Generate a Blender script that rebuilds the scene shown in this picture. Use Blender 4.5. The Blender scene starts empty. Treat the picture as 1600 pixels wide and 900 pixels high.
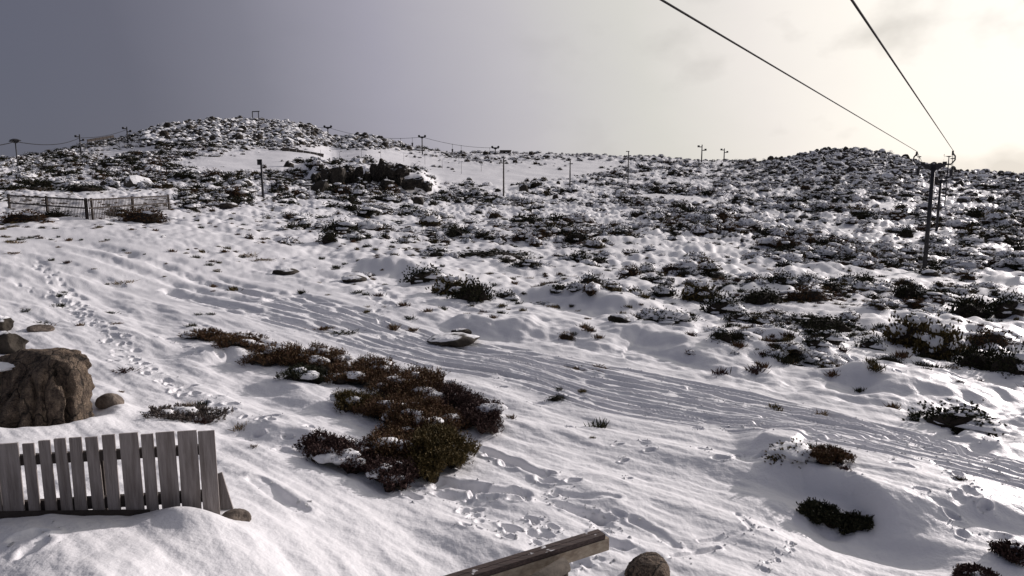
import bpy, bmesh, math, random
import numpy as np
from mathutils import Vector, noise as mnoise, Quaternion

SC = bpy.context.scene
COL = SC.collection
rnd = random.Random(11)
RS = np.random.RandomState(7)

# ------------------------------------------------------------------ camera, sky, sun
F, PITCH, H = 1042.0, math.radians(8.2), 4.0        # focal length in photo pixels, downward pitch, height
CP, SP = math.cos(PITCH), math.sin(PITCH)
cam = bpy.data.cameras.new('camera'); camo = bpy.data.objects.new('camera', cam); COL.objects.link(camo)
camo.location = (0, 0, H); camo.rotation_euler = (math.radians(90) - PITCH, 0, 0)
cam.sensor_width = 36; cam.lens = 36 * F / 1600; cam.clip_start = .1; cam.clip_end = 6000
SC.camera = camo
SUN_AZ, SUN_EL = math.radians(51), math.radians(18)
SD = Vector((math.sin(SUN_AZ) * math.cos(SUN_EL), math.cos(SUN_AZ) * math.cos(SUN_EL), math.sin(SUN_EL)))
sl = bpy.data.lights.new('sun', 'SUN'); sl.energy = 4.0; sl.angle = math.radians(1.2); sl.color = (1, .91, .89)
so = bpy.data.objects.new('sun', sl); COL.objects.link(so); so.rotation_euler = SD.to_track_quat('Z', 'Y').to_euler()
so.location = (40, 30, 60)

w = bpy.data.worlds.new('World'); SC.world = w; w.use_nodes = True
nt = w.node_tree; N, L = nt.nodes, nt.links
for n in list(N): N.remove(n)
out = N.new('ShaderNodeOutputWorld'); bg = N.new('ShaderNodeBackground'); L.new(bg.outputs[0], out.inputs[0])
sky = N.new('ShaderNodeTexSky'); sky.sky_type = 'NISHITA'; sky.sun_disc = False
sky.sun_elevation = SUN_EL; sky.sun_rotation = SUN_AZ
tc = N.new('ShaderNodeTexCoord')
dot = N.new('ShaderNodeVectorMath'); dot.operation = 'DOT_PRODUCT'; dot.inputs[1].default_value = SD
L.new(tc.outputs['Generated'], dot.inputs[0])
nz = N.new('ShaderNodeTexNoise'); nz.inputs['Scale'].default_value = 2.6; nz.inputs['Detail'].default_value = 5; nz.inputs['Roughness'].default_value = .55
mp = N.new('ShaderNodeMapping'); mp.inputs['Scale'].default_value = (1, 1, 2.2); L.new(tc.outputs['Generated'], mp.inputs[0]); L.new(mp.outputs[0], nz.inputs[0])
ma = N.new('ShaderNodeMath'); ma.operation = 'MULTIPLY_ADD'; ma.inputs[1].default_value = .07; ma.inputs[2].default_value = -.035
L.new(nz.outputs[0], ma.inputs[0])
ad = N.new('ShaderNodeMath'); ad.operation = 'ADD'; L.new(dot.outputs['Value'], ad.inputs[0]); L.new(ma.outputs[0], ad.inputs[1])
mr = N.new('ShaderNodeMapRange'); mr.inputs[1].default_value = -1; mr.inputs[2].default_value = 1; L.new(ad.outputs[0], mr.inputs[0])
cr = N.new('ShaderNodeValToRGB'); L.new(mr.outputs[0], cr.inputs[0])
el = cr.color_ramp.elements
def c01(d): return (d + 1) / 2
stops = [(-1, (.085, .095, .135)), (.098, (.125, .128, .17)), (.206, (.139, .139, .18)), (.348, (.22, .216, .265)), (.497, (.38, .364, .43)), (.641, (.555, .53, .56)),
         (.763, (.71, .69, .645)), (.852, (.90, .845, .80)), (.907, (1.06, 1.0, .92)), (1, (1.15, 1.1, 1.04))]
el[0].position = c01(stops[0][0]); el[0].color = (*stops[0][1], 1); el[1].position = 1; el[1].color = (*stops[-1][1], 1)
for p, c in stops[1:-1]:
    e = el.new(c01(p)); e.color = (*c, 1)
mx = N.new('ShaderNodeMixRGB'); mx.blend_type = 'MIX'; mx.inputs[0].default_value = .94
sm = N.new('ShaderNodeVectorMath'); sm.operation = 'SCALE'; sm.inputs['Scale'].default_value = .06
L.new(sky.outputs[0], sm.inputs[0]); L.new(sm.outputs[0], mx.inputs[1]); L.new(cr.outputs[0], mx.inputs[2])
cn = N.new('ShaderNodeTexNoise'); cn.inputs['Scale'].default_value = 5.5; cn.inputs['Detail'].default_value = 5; cn.inputs['Roughness'].default_value = .5
cm = N.new('ShaderNodeMapping'); cm.inputs['Location'].default_value = (.35, .2, 0); cm.inputs['Scale'].default_value = (1, 1, 1.6); L.new(tc.outputs['Generated'], cm.inputs[0]); L.new(cm.outputs[0], cn.inputs[0])
ck = N.new('ShaderNodeMapRange'); ck.inputs[1].default_value = .53; ck.inputs[2].default_value = .68; ck.inputs[3].default_value = 1.0; ck.inputs[4].default_value = .72; L.new(cn.outputs[0], ck.inputs[0])
cs = N.new('ShaderNodeVectorMath'); cs.operation = 'SCALE'; L.new(mx.outputs[0], cs.inputs[0]); cf = N.new('ShaderNodeMapRange'); cf.inputs[1].default_value = .6; cf.inputs[2].default_value = .95; L.new(dot.outputs['Value'], cf.inputs[0])
cx = N.new('ShaderNodeMix'); cx.inputs[2].default_value = 1.0; L.new(cf.outputs[0], cx.inputs[0]); L.new(ck.outputs[0], cx.inputs[3]); L.new(cx.outputs[0], cs.inputs['Scale'])
L.new(cs.outputs[0], bg.inputs[0]); bg.inputs[1].default_value = 1.0

SC.view_settings.view_transform = 'Standard'; SC.view_settings.look = 'None'
SC.view_settings.gamma = 1; SC.view_settings.exposure = 0.0
try: SC.view_settings.use_curve_mapping = False
except Exception: pass
SC.render.engine = 'CYCLES'; SC.cycles.max_bounces = 6; SC.cycles.diffuse_bounces = 3

# ------------------------------------------------------------------ numeric helpers
PERM = np.concatenate([RS.permutation(256)] * 2)
GA = np.linspace(0, 2 * np.pi, 256, endpoint=False); GX, GY = np.cos(GA).astype('f4'), np.sin(GA).astype('f4')
def perlin(x, y):
    x = np.asarray(x, 'f4'); y = np.asarray(y, 'f4')
    xi = np.floor(x).astype(np.int32); yi = np.floor(y).astype(np.int32)
    xf, yf = x - xi, y - yi; xi &= 255; yi &= 255
    u = xf * xf * xf * (xf * (xf * 6 - 15) + 10); v = yf * yf * yf * (yf * (yf * 6 - 15) + 10)
    def g(ax, ay, dx, dy):
        h = PERM[PERM[ax & 255] + (ay & 255)]
        return GX[h] * dx + GY[h] * dy
    a = g(xi, yi, xf, yf); b = g(xi + 1, yi, xf - 1, yf); c = g(xi, yi + 1, xf, yf - 1); d = g(xi + 1, yi + 1, xf - 1, yf - 1)
    ab = a + u * (b - a); return (ab + v * (c + u * (d - c) - ab)) * 1.4
def fbm(x, y, o=3, gain=.5):
    s = 0; a = 1
    for i in range(o):
        s = s + a * perlin(x * 2 ** i + 17.3 * i, y * 2 ** i - 9.1 * i); a *= gain
    return s
def sst(a, b, x):
    t = np.clip((np.asarray(x, 'f8') - a) / (b - a), 0, 1); return t * t * (3 - 2 * t)
def ang_t(y):                                        # photo row -> tangent of elevation
    return np.tan(np.arctan((450 - np.asarray(y, 'f8')) / F) - PITCH)

# ------------------------------------------------------------------ lie of the land
SKX = [-400, 0, 60, 130, 200, 225, 255, 330, 400, 450, 490, 520, 545, 570, 600, 640, 690, 780, 900, 1030, 1100, 1190, 1240, 1290, 1340, 1400, 1470, 1500, 1600, 2000]
SKY = [262, 250, 243, 228, 214, 208, 199, 190, 189, 192, 201, 217, 214, 213, 220, 230, 237, 239, 242, 246, 251, 253, 247, 236, 234, 245, 264, 269, 276, 300]
DX, DD = [-400, 0, 200, 400, 600, 1300, 1600, 2000], [190, 200, 280, 340, 320, 300, 250, 230]
CX = [-300, 0, 200, 400, 600, 800, 1000, 1300, 1600, 1900]
CD = [5, 6, 7, 10, 14, 20, 28, 40, 60]
CY = [[900, 790, 730, 632, 528, 445, 388, 340, 305],
      [912, 818, 756, 648, 545, 460, 400, 348, 312],
      [912, 818, 764, 652, 556, 472, 412, 358, 320],
      [960, 846, 795, 676, 575, 488, 428, 376, 334],
      [1040, 925, 845, 695, 588, 498, 440, 388, 346],
      [1060, 945, 855, 702, 594, 508, 449, 398, 356],
      [1070, 955, 865, 710, 602, 516, 457, 408, 364],
      [1075, 962, 872, 716, 610, 526, 468, 418, 372],
      [1085, 970, 880, 722, 615, 533, 476, 428, 384],
      [1095, 980, 890, 730, 622, 540, 484, 438, 396]]
US = np.linspace(-1.25, 1.25, 301); LD = np.linspace(math.log(3.5), math.log(1500), 560)
CYa = np.array(CY, 'f8')
def y_at(px, d):
    cols = np.array([np.interp(math.log(min(d, 60)), np.log(CD), r) for r in CYa])
    y = np.interp(px, CX, cols)
    if d > 60:
        D = np.interp(px, DX, DD); s = np.interp(px, SKX, SKY)
        q = np.clip(math.log(d / 60) / np.log(D / 60), 0, 1)
        y = y + (s - y) * (q * .8 + .2 * q * q)
    return y
TT = np.zeros((len(US), len(LD)))
for j, ld in enumerate(LD):
    d = math.exp(ld); t = np.full(len(US), -.1)
    for _ in range(4):
        px = 800 + F * US / (CP - t * SP); t = ang_t(y_at(px, max(d, 5)))
    if d < 5: t = t * 5 / d
    D = np.interp(px, DX, DD); over = np.maximum(d - D, 0)
    t = t - np.where(over > 0, (.05 * over + .0009 * over ** 2 / (1 + over * .012)) / d + 0, 0)
    TT[:, j] = t
def blur(a, s, ax):
    k = np.exp(-.5 * (np.arange(-int(3 * s), int(3 * s) + 1) / s) ** 2); k /= k.sum()
    r = len(k) // 2; p = [(0, 0), (0, 0)]; p[ax] = (r, r); a = np.pad(a, p, mode='edge')
    return np.apply_along_axis(lambda v: np.convolve(v, k, 'valid'), ax, a)
near = blur(blur(TT, 8, 0), 7, 1); far = blur(TT, .8, 0)
wn = sst(math.log(50), math.log(110), LD)[None, :]
TT = near * (1 - wn) + far * wn
def t_base(u, d):
    a = np.clip((u - US[0]) / (US[1] - US[0]), 0, len(US) - 1.001); b = np.clip((np.log(np.maximum(d, 3.5)) - LD[0]) / (LD[1] - LD[0]), 0, len(LD) - 1.001)
    i = a.astype(int); j = b.astype(int); fa = a - i; fb = b - j
    return (TT[i, j] * (1 - fa) + TT[i + 1, j] * fa) * (1 - fb) + (TT[i, j + 1] * (1 - fa) + TT[i + 1, j + 1] * fa) * fb
AZC = math.radians(50)
def base(X, Y):
    az = np.arctan2(X, Y); r = np.hypot(X, Y); azc = np.clip(az, -AZC, AZC)
    d = r * np.cos(azc); u = np.tan(azc); dd = np.maximum(d, 3.5)
    t = t_base(u, dd); z = H + dd * t
    b = sst(math.radians(60), math.radians(130), np.abs(az)); zb = .4 - .012 * r
    px = 800 + F * u / (CP - t * SP); ta = np.arctan(t) + PITCH
    return z * (1 - b) + zb * b, px, 450 - F * np.tan(ta), d
def gp(x, y):                                        # photo position -> place on the ground
    t = float(ang_t(y)); u = (x - 800) / F * (CP - t * SP)
    row = t_base(np.full(len(LD), u), np.exp(LD)); k = int(np.argmax(row)); 
    d = math.exp(np.interp(t, np.maximum.accumulate(row[:k + 1]), LD[:k + 1]))
    return u * d, d
def gpd(x, d):                                       # column and distance -> place on the ground
    t = -.05
    for _ in range(5):
        u = (x - 800) / F * (CP - t * SP); t = float(t_base(np.array([u]), np.array([d]))[0])
    return u * d, d
def zrow(y, d): return H + d * float(ang_t(y))        # height of something seen at row y at distance d
def P(x, y, d):
    t = float(ang_t(y)); return Vector(((x - 800) / F * (CP - t * SP) * d, d, H + d * t))

MLX = [-300, 0, 250, 450, 560, 700, 850, 1000, 1200, 1400, 1600, 1900]
MLY = [352, 362, 368, 412, 440, 478, 512, 540, 590, 622, 655, 700]
def masks(px, py):
    yl = np.interp(px, MLX, MLY)
    moor = sst(14, -34, py - yl)
    ym = np.interp(px, [250, 400, 500, 600, 700, 780, 900, 1000], [256, 252, 243, 250, 268, 276, 262, 258])
    hh = np.interp(px, [230, 330, 400, 600, 780, 930, 1010], [1, 12, 20, 19, 21, 12, 1])
    groom = np.exp(-((py - ym) / np.maximum(hh, 1)) ** 4) * sst(240, 330, px) * sst(1010, 930, px)
    hill = sst(205, 240, px) * sst(545, 505, px) * sst(232, 222, py) + sst(525, 545, px) * sst(680, 600, px) * sst(236, 226, py)
    rh = sst(1180, 1260, px) * sst(300, 282, py + (1600 - px) * 0.02)
    return moor, groom, np.clip(hill, 0, 1), np.clip(rh, 0, 1)

STRIPS = [(1000, 304, 1150, 318, 4), (1160, 330, 1300, 346, 4), (1310, 324, 1435, 324, 5), (1290, 354, 1440, 374, 4), (1340, 436, 1440, 428, 5), (1540, 338, 1595, 352, 5), (150, 243, 245, 232, 6), (0, 278, 60, 272, 5), (40, 300, 150, 302, 3), (640, 300, 710, 297, 4), (300, 270, 390, 262, 5)]
def strips(px, py):
    k = 0
    for x0, y0, x1, y1, hh in STRIPS: k = np.maximum(k, np.exp(-((py - (y0 + (y1 - y0) * (px - x0) / (x1 - x0))) / hh) ** 4) * sst(x0 - 12, x0 + 12, px) * sst(x1 + 12, x1 - 12, px))
    return k
# drifts: crest lines (photo positions), height, width of the steep near face, width of the gentle back
DRIFTS = [([(1195, 752), (1290, 762), (1390, 792), (1480, 846)], .28, .24, 2.4),
          ([(1180, 698), (1250, 716)], .12, .3, .6),
          ([(930, 527), (1010, 528), (1100, 548), (1170, 572)], .36, .7, 2.5),
          ([(560, 412), (640, 425), (720, 452)], .36, .8, 3.0),
          ([(1300, 590), (1400, 610), (1450, 632)], .26, .55, 2.0),
          ([(320, 560), (345, 545), (385, 556)], .16, .22, .6),
          ([(360, 590), (440, 600), (520, 640)], .14, .3, .7),
          ([(380, 655), (450, 680), (520, 700)], .13, .22, .5),
          ([(1180, 575), (1260, 560), (1350, 570)], .25, .5, 1.6),
          ([(700, 500), (800, 515), (870, 520)], .28, .5, 2.0),
                    ([(820, 455), (900, 470), (1000, 500)], .4, .7, 2.5),
          ([(1500, 690), (1560, 700)], .1, .3, .8)]
def seg_dist(X, Y, pts):
    best = np.full(X.shape, 1e9); side = np.zeros(X.shape); along = np.zeros(X.shape); acc = 0
    for (ax, ay), (bx, by) in zip(pts[:-1], pts[1:]):
        dx, dy = bx - ax, by - ay; l = math.hypot(dx, dy) + 1e-9
        q = np.clip(((X - ax) * dx + (Y - ay) * dy) / l ** 2, 0, 1)
        ex, ey = X - ax - q * dx, Y - ay - q * dy; dd = np.hypot(ex, ey); m = dd < best
        best = np.where(m, dd, best); side = np.where(m, (dx * ey - dy * ex) / l, side); along = np.where(m, acc + q * l, along); acc += l
    return best, side, along, acc
def densify(pp, step=.5, wob=0, rs=None):
    o = []
    for (a, b), (c, d) in zip(pp[:-1], pp[1:]):
        n = max(1, int(math.hypot(c - a, d - b) / step)); o += [(a + (c - a) * i / n, b + (d - b) * i / n) for i in range(n)]
    o.append(pp[-1])
    return [(a + rs.gauss(0, wob), b + rs.gauss(0, wob)) for a, b in o] if wob else o
DRIFTW = [([gp(*p) for p in pp], h, a, b) for pp, h, a, b in DRIFTS]

LOB = [(60, 378), (180, 430), (330, 480), (520, 530), (640, 562), (800, 592), (950, 640), (1100, 668), (1250, 706), (1450, 748), (1640, 790)]
UPB = [(95, 364), (250, 402), (400, 447), (560, 485), (700, 528), (820, 550), (950, 582), (1100, 610), (1250, 640), (1400, 678), (1640, 742)]
tr = random.Random(5)
def lane(f, x0, x1, jit):
    xs = np.arange(x0, x1, 40); o = []; ph = tr.uniform(0, 6); am = jit * tr.uniform(.4, 1)
    for x in xs:
        a = np.interp(x, *zip(*LOB)); b = np.interp(x, *zip(*UPB)); g = f + am * math.sin(x * .006 + ph) + .25 * am * math.sin(x * .021 + 2 * ph)
        o.append(gp(x, b + (a - b) * g))
    return o
TRACKS = []
for i in range(8):
    f = (i + tr.uniform(-.25, .25)) / 7; pp = lane(f, tr.choice([70, 120, 260, 420]), 1640, .05)
    bold = i in (1, 3, 6); TRACKS.append((pp, tr.uniform(.12, .16) if bold else tr.uniform(.06, .09), .07 if bold else tr.uniform(.042, .058)))
    if i != 5: TRACKS.append(([(x + .05, y + .2 + .07 * (i % 2)) for x, y in pp], tr.uniform(.05, .1), tr.uniform(.042, .055)))
for pp, dep, wd in [([(62, 378), (90, 408), (130, 424), (185, 442)], .06, .14), ([(40, 400), (66, 420), (100, 448), (125, 462)], .06, .14),
                    ([(270, 378), (300, 392), (318, 404)], .06, .12), ([(460, 458), (490, 475), (520, 482), (600, 490)], .06, .14),
                    ([(1080, 608), (1150, 626), (1300, 656), (1420, 684), (1560, 700)], .07, .1), ([(1000, 884), (1060, 868), (1122, 850)], .05, .035),
                    ([(1094, 842), (1150, 830), (1205, 822)], .04, .035), ([(1152, 800), (1166, 818), (1176, 828)], .04, .05),
                    ([(1600, 648), (1540, 662), (1460, 690), (1300, 708)], .07, .11), ([(1600, 668), (1560, 690), (1500, 718)], .08, .16),
                    ([(260, 454), (330, 464), (420, 480), (520, 500)], .03, .04), ([(880, 790), (930, 808), (965, 830)], .08, .1),
                    ([(870, 772), (915, 780), (962, 782)], .09, .07), ([(990, 812), (1025, 828), (1056, 850)], .09, .07),
                    ([(690, 752), (760, 770), (820, 775)], .1, .1), ([(750, 700), (800, 722), (850, 745)], .1, .1), ([(400, 755), (440, 785), (470, 800)], .05, .12),
                    ([(1480, 592), (1500, 600), (1570, 610)], .05, .08)]:
    TRACKS.append(([gp(*p) for p in pp], dep, wd))
PRINTS = []
def chain(pp, step=.46, off=.12, size=.10, dep=.08, jit=.09):
    pw = densify([gp(*p) for p in pp], step); k = 0
    for (a, b), (c, d) in zip(pw[:-1], pw[1:]):
        th = math.atan2(d - b, c - a); s = off if k % 2 else -off; k += 1
        PRINTS.append((a - s * math.sin(th) + tr.gauss(0, jit), b + s * math.cos(th) + tr.gauss(0, jit), th + tr.gauss(0, .5), size * tr.uniform(.6, 1.35), dep * tr.uniform(.6, 1.2)))
chain([(60, 408), (110, 470), (160, 508), (215, 560), (300, 612), (370, 640), (440, 668), (500, 705)])
chain([(120, 470), (190, 530), (235, 585), (340, 628), (430, 690), (480, 720)])
chain([(330, 555), (280, 530), (240, 520)]); chain([(0, 440), (70, 455), (130, 470)])
chain([(640, 765), (720, 790), (800, 780), (880, 790), (960, 830), (1010, 850)], .36, .16)
chain([(660, 775), (740, 800), (830, 800), (920, 812), (1000, 845)], .42, .2)
chain([(650, 758), (740, 772), (850, 775), (930, 800)], .3, .1)
chain([(740, 705), (800, 730), (860, 752), (920, 770)], .3, .06)
chain([(800, 830), (850, 850), (960, 880), (1040, 890)], 0.3, .22); chain([(820, 815), (900, 850), (960, 850)], .33, .2); chain([(860, 870), (900, 890), (980, 895)], .33, .2)
chain([(592, 500), (598, 480), (602, 460), (560, 425)], .8, .2, .2, .1)
chain([(1255, 520), (1340, 585), (1430, 612), (1500, 640), (1560, 655)], .75, .14, .12, .06, .15)
chain([(960, 745), (1020, 690), (1060, 705)], .7, .15, .07, .05); chain([(1240, 845), (1190, 885), (1170, 900)], .16, .03, .035, .03, .01)
chain([(1500, 770), (1520, 800), (1495, 820), (1485, 850)], .25, .12, .09, .06); chain([(1540, 840), (1600, 800)], .4, .15, .12, .06)
chain([(20, 870), (60, 850), (110, 840)], .3, .12, .12, .06)
for _ in range(45):
    x = tr.uniform(700, 1060); y = tr.uniform(770, 900); 
    if abs(y - (760 + (x - 640) * .27)) < 45: a = gp(x, y); PRINTS.append((a[0], a[1], tr.uniform(0, 3), tr.uniform(.04, .09), tr.uniform(.02, .05)))
for _ in range(60):
    x = tr.uniform(300, 1600); y = np.interp(x, *zip(*LOB)) + tr.uniform(-60, 60); a = gp(x, y); PRINTS.append((a[0], a[1], tr.uniform(-.5, .5), tr.uniform(.05, .11), tr.uniform(.03, .06)))
BUMPS = []
FLATS = [(gp(1460, 580), 3.2), (gp(1550, 590), 3), (gp(1235, 482), 3.5), (gp(1105, 488), 3), (gp(700, 475), 3.2), (gp(1420, 435), 4), (gp(1495, 670), 2)]
BOWLS = []                                            # (x, y, radius, depth of the scoop, lip)

def height(X, Y, fine=True):
    X = np.atleast_1d(np.asarray(X, 'f8')); Y = np.atleast_1d(np.asarray(Y, 'f8'))
    z, px, py, d = base(X, Y); moor, groom, hill, rh = masks(px, py)
    farw = sst(25, 120, d)
    z = z + .22 * perlin(X * .13, Y * .11) * sst(4, 14, d) + .12 * farw * perlin(X * .05 + 4, Y * .05) * 4 * (1 - groom) * moor
    # cliff step on the groomed slope
    z = z + 3.2 * sst(470, 500, px) * sst(690, 655, px) * sst(124, 131, d) * sst(215, 150, d)
    rough = moor * (1 - .93 * groom) * (1 - .8 * strips(px, py))
    for (fx, fy), fr in FLATS: rough = rough * (1 - .85 * np.exp(-(((X - fx) ** 2 + (Y - fy) ** 2) / fr ** 2)))
    hm = perlin(X * .42, Y * .36); hm2 = perlin(X * .95 + 7, Y * .8); hm3 = perlin(X * 2.1 + 3, Y * 1.9)
    z = z + rough * (.36 * np.maximum(hm, -.25) + .2 * np.abs(hm2) + .11 * hm3) * (1 + 1.1 * farw) * (.75 + .5 * sst(800, 1250, px))
    z = z + (hill * 1.5 + rh * 1.1) * (.5 * perlin(X * .2, Y * .2) + .5 * np.abs(perlin(X * .45, Y * .4)) + .25 * perlin(X * 1.1, Y * 1.1))
    lo = np.interp(px, *zip(*LOB)); up = np.interp(px, *zip(*UPB)); cor0 = sst(-30, 6, py - up) * sst(30, -6, py - lo)
    sm_ = (1 - rough) * (1 - .7 * cor0)
    yl_ = np.interp(px, MLX, MLY); tz_ = sst(75, -5, py - yl_) * (1 - rough) * sst(60, 30, d) * (1 - cor0)
    z = z + tz_ * (.13 * np.abs(perlin(X * .8 + 2, Y * .7)) + .06 * perlin(X * 1.9, Y * 1.7) + .03 * perlin(X * 4, Y * 3.6))
    nearw = sst(60, 20, d)
    # wind-packed snow in the open: low swells combed along the run
    sx = X * .79 - Y * .62; sy = X * .62 + Y * .79
    z = z + sm_ * nearw * (.085 * perlin(sx * .35, sy * .9) + .05 * perlin(sx * .6 + 5, sy * 1.9) + .02 * perlin(sx * 1.4, sy * 4.5) + .008 * perlin(sx * 3, sy * 9))
    for pts, h, wa, wb in DRIFTW:
        x0 = min(p[0] for p in pts) - 3 * wb; x1 = max(p[0] for p in pts) + 3 * wb; y0 = min(p[1] for p in pts) - 3 * wb; y1 = max(p[1] for p in pts) + 3 * wb
        m = (X > x0) & (X < x1) & (Y > y0) & (Y < y1)
        if not m.any(): continue
        xs, ys = X[m], Y[m]; wx = xs + .25 * wb * perlin(xs * .8 / wb, ys * .8 / wb); wy = ys + .25 * wb * perlin(xs * .8 / wb + 9, ys * .8 / wb)
        dist, side, al, tot = seg_dist(wx, wy, pts)
        fs = sst(-.75, .75, side / (dist + 1e-6))
        endf = sst(0, .25 * tot, al) * sst(tot, .75 * tot, al) * .8 + .2
        prof = (1 - fs) * (np.exp(-(dist / wa) ** 2 * .9) - .42 * np.exp(-((dist - 2.1 * wa) / (1.1 * wa)) ** 2)) + fs * np.exp(-(dist / wb) ** 2)
        z[m] += h * prof * endf
    for bx, by, br, bd, lip in BOWLS:
        rr = np.hypot(X - bx, Y - by); m = rr < 3 * br
        if m.any(): q = rr[m] / br; z[m] += -bd * np.exp(-(q / .9) ** 4) + lip * np.exp(-((q - 1.35) / .3) ** 2)
    for bx, by, sx_, sy_, bh in BUMPS: z = z + bh * np.exp(-((X - bx) / sx_) ** 2 - ((Y - by) / sy_) ** 2)
    if not fine: return z
    for pts, dep, wd in TRACKS:
        x0 = min(p[0] for p in pts) - .6; x1 = max(p[0] for p in pts) + .6; y0 = min(p[1] for p in pts) - .6; y1 = max(p[1] for p in pts) + .6
        m = np.nonzero((X > x0) & (X < x1) & (Y > y0) & (Y < y1))[0]
        if len(m) == 0: continue
        dist, side, al, tot = seg_dist(X[m], Y[m], pts); wd_ = np.maximum(wd, .00035 * (X[m] ** 2 + Y[m] ** 2)); k = dist < 5 * wd_; m = m[k]; dist = dist[k]; al = al[k]; wd_ = wd_[k]
        wob = perlin(al * .9 + dep * 900, np.full(al.shape, wd * 777)); wob2 = perlin(X[m] * 3.5, Y[m] * 3.5)
        a = dep * np.clip(.7 + 1.1 * wob + .3 * wob2, .0, 1.4)
        a = a * sst(48, 26, np.hypot(X[m], Y[m])); q = dist / wd_
        z[m] += a * (-np.exp(-(q / .9) ** 6) + .2 * np.exp(-((q - 1.6) / .5) ** 2) * (1 + .35 * wob2))
    # churned snow between the ski tracks
    lo = np.interp(px, *zip(*LOB)); up = np.interp(px, *zip(*UPB)); corr = sst(-12, 6, py - up) * sst(12, -6, py - lo) * sst(40, 120, px) * nearw
    z = z + corr * (.007 * perlin(X * 5, Y * 5) + .005 * perlin(X * 10, Y * 10) + .008 * perlin(sx * .3, sy * 4.5) + .003 * perlin(sx * .4, sy * 11))
    for a, b, th, s, dep in PRINTS:
        m = np.nonzero((np.abs(X - a) < 3.2 * s) & (np.abs(Y - b) < 3.2 * s))[0]
        if len(m) == 0: continue
        dx, dy = X[m] - a, Y[m] - b; q = np.hypot((dx * math.cos(th) + dy * math.sin(th)) / (1.25 * s), (-dx * math.sin(th) + dy * math.cos(th)) / (.72 * s))
        q = q * (1 + .2 * perlin(X[m] * 9, Y[m] * 9))
        z[m] += dep * (-np.exp(-q ** 7) + (.16 + .25 * perlin(X[m] * 5, Y[m] * 5)) * np.exp(-((q - 1.45) / .3) ** 2))
    z = z + nearw * (.006 * perlin(X * 4.5, Y * 4.5) + .004 * perlin(X * 11, Y * 11)) * sst(40, 8, d)
    return z
def hz(x, y): return float(height([x], [y])[0])

# ------------------------------------------------------------------ materials
def mat(name, col=(.5, .5, .5), rough=.7, var=.0, scale=6, col2=None, bump=0, bscale=30, snow=0, metallic=0, stretch=None, snow_scale=3, trans=0, spec=.3):
    m = bpy.data.materials.new(name); m.use_nodes = True; t = m.node_tree; n, l = t.nodes, t.links
    b = n['Principled BSDF']; b.inputs['Roughness'].default_value = rough; b.inputs['Metallic'].default_value = metallic
    b.inputs['Specular IOR Level'].default_value = spec
    co = n.new('ShaderNodeTexCoord'); mpn = n.new('ShaderNodeMapping'); l.new(co.outputs['Object'], mpn.inputs[0])
    if stretch: mpn.inputs['Scale'].default_value = stretch
    tx = n.new('ShaderNodeTexNoise'); tx.inputs['Scale'].default_value = scale; tx.inputs['Detail'].default_value = 6; tx.inputs['Roughness'].default_value = .65; l.new(mpn.outputs[0], tx.inputs[0])
    r = n.new('ShaderNodeValToRGB'); c2 = col2 or tuple(c * (1 - var) for c in col)
    r.color_ramp.elements[0].position = .36; r.color_ramp.elements[1].position = .64
    r.color_ramp.elements[0].color = (*c2, 1); r.color_ramp.elements[1].color = (*col, 1); l.new(tx.outputs[0], r.inputs[0])
    last = r.outputs[0]
    if snow:
        g = n.new('ShaderNodeNewGeometry'); sx_ = n.new('ShaderNodeSeparateXYZ'); l.new(g.outputs['Normal'], sx_.inputs[0])
        s2 = n.new('ShaderNodeTexNoise'); s2.inputs['Scale'].default_value = snow_scale; s2.inputs['Detail'].default_value = 4; l.new(g.outputs['Position'], s2.inputs[0])
        a = n.new('ShaderNodeMath'); a.operation = 'MULTIPLY_ADD'; a.inputs[1].default_value = 1.6; l.new(s2.outputs[0], a.inputs[0]); l.new(sx_.outputs[2], a.inputs[2])
        q = n.new('ShaderNodeMapRange'); q.inputs[1].default_value = snow; q.inputs[2].default_value = snow + .12; l.new(a.outputs[0], q.inputs[0])
        mxn = n.new('ShaderNodeMixRGB'); l.new(q.outputs[0], mxn.inputs[0]); l.new(last, mxn.inputs[1]); mxn.inputs[2].default_value = (.78, .785, .80, 1); last = mxn.outputs[0]
    l.new(last, b.inputs['Base Color'])
    if bump:
        tb = n.new('ShaderNodeTexNoise'); tb.inputs['Scale'].default_value = bscale; tb.inputs['Detail'].default_value = 5; l.new(mpn.outputs[0], tb.inputs[0])
        bp = n.new('ShaderNodeBump'); bp.inputs['Strength'].default_value = 1; bp.inputs['Distance'].default_value = bump; l.new(tb.outputs[0], bp.inputs['Height']); l.new(bp.outputs[0], b.inputs['Normal'])
    return m
def leaf_mat(name, a, b_, c_):
    m = bpy.data.materials.new(name); m.use_nodes = True; t = m.node_tree; n, l = t.nodes, t.links
    b = n['Principled BSDF']; b.inputs['Roughness'].default_value = .75; b.inputs['Specular IOR Level'].default_value = .15
    g = n.new('ShaderNodeNewGeometry'); r = n.new('ShaderNodeValToRGB'); l.new(g.outputs['Random Per Island'], r.inputs[0])
    e = r.color_ramp.elements; e[0].color = (*a, 1); e[1].color = (*c_, 1); x = e.new(.5); x.color = (*b_, 1)
    l.new(r.outputs[0], b.inputs['Base Color']); return m
M = {}
M['snow'] = mat('snow', (.77, .77, .79), .52, .05, 1.2, bump=.009, bscale=24, spec=.4)
M['lump'] = mat('snow_lump', (.78, .785, .80), .65, .03, 6, bump=.012, bscale=30, spec=.2)
M['leaf_dark'] = leaf_mat('dark_leaf', (.018, .02, .013), (.032, .036, .018), (.05, .042, .024))
M['leaf_olive'] = leaf_mat('olive_leaf', (.042, .035, .014), (.085, .064, .022), (.125, .088, .036))
M['leaf_brown'] = leaf_mat('brown_leaf', (.05, .028, .018), (.115, .06, .033), (.11, .08, .036))
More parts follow.
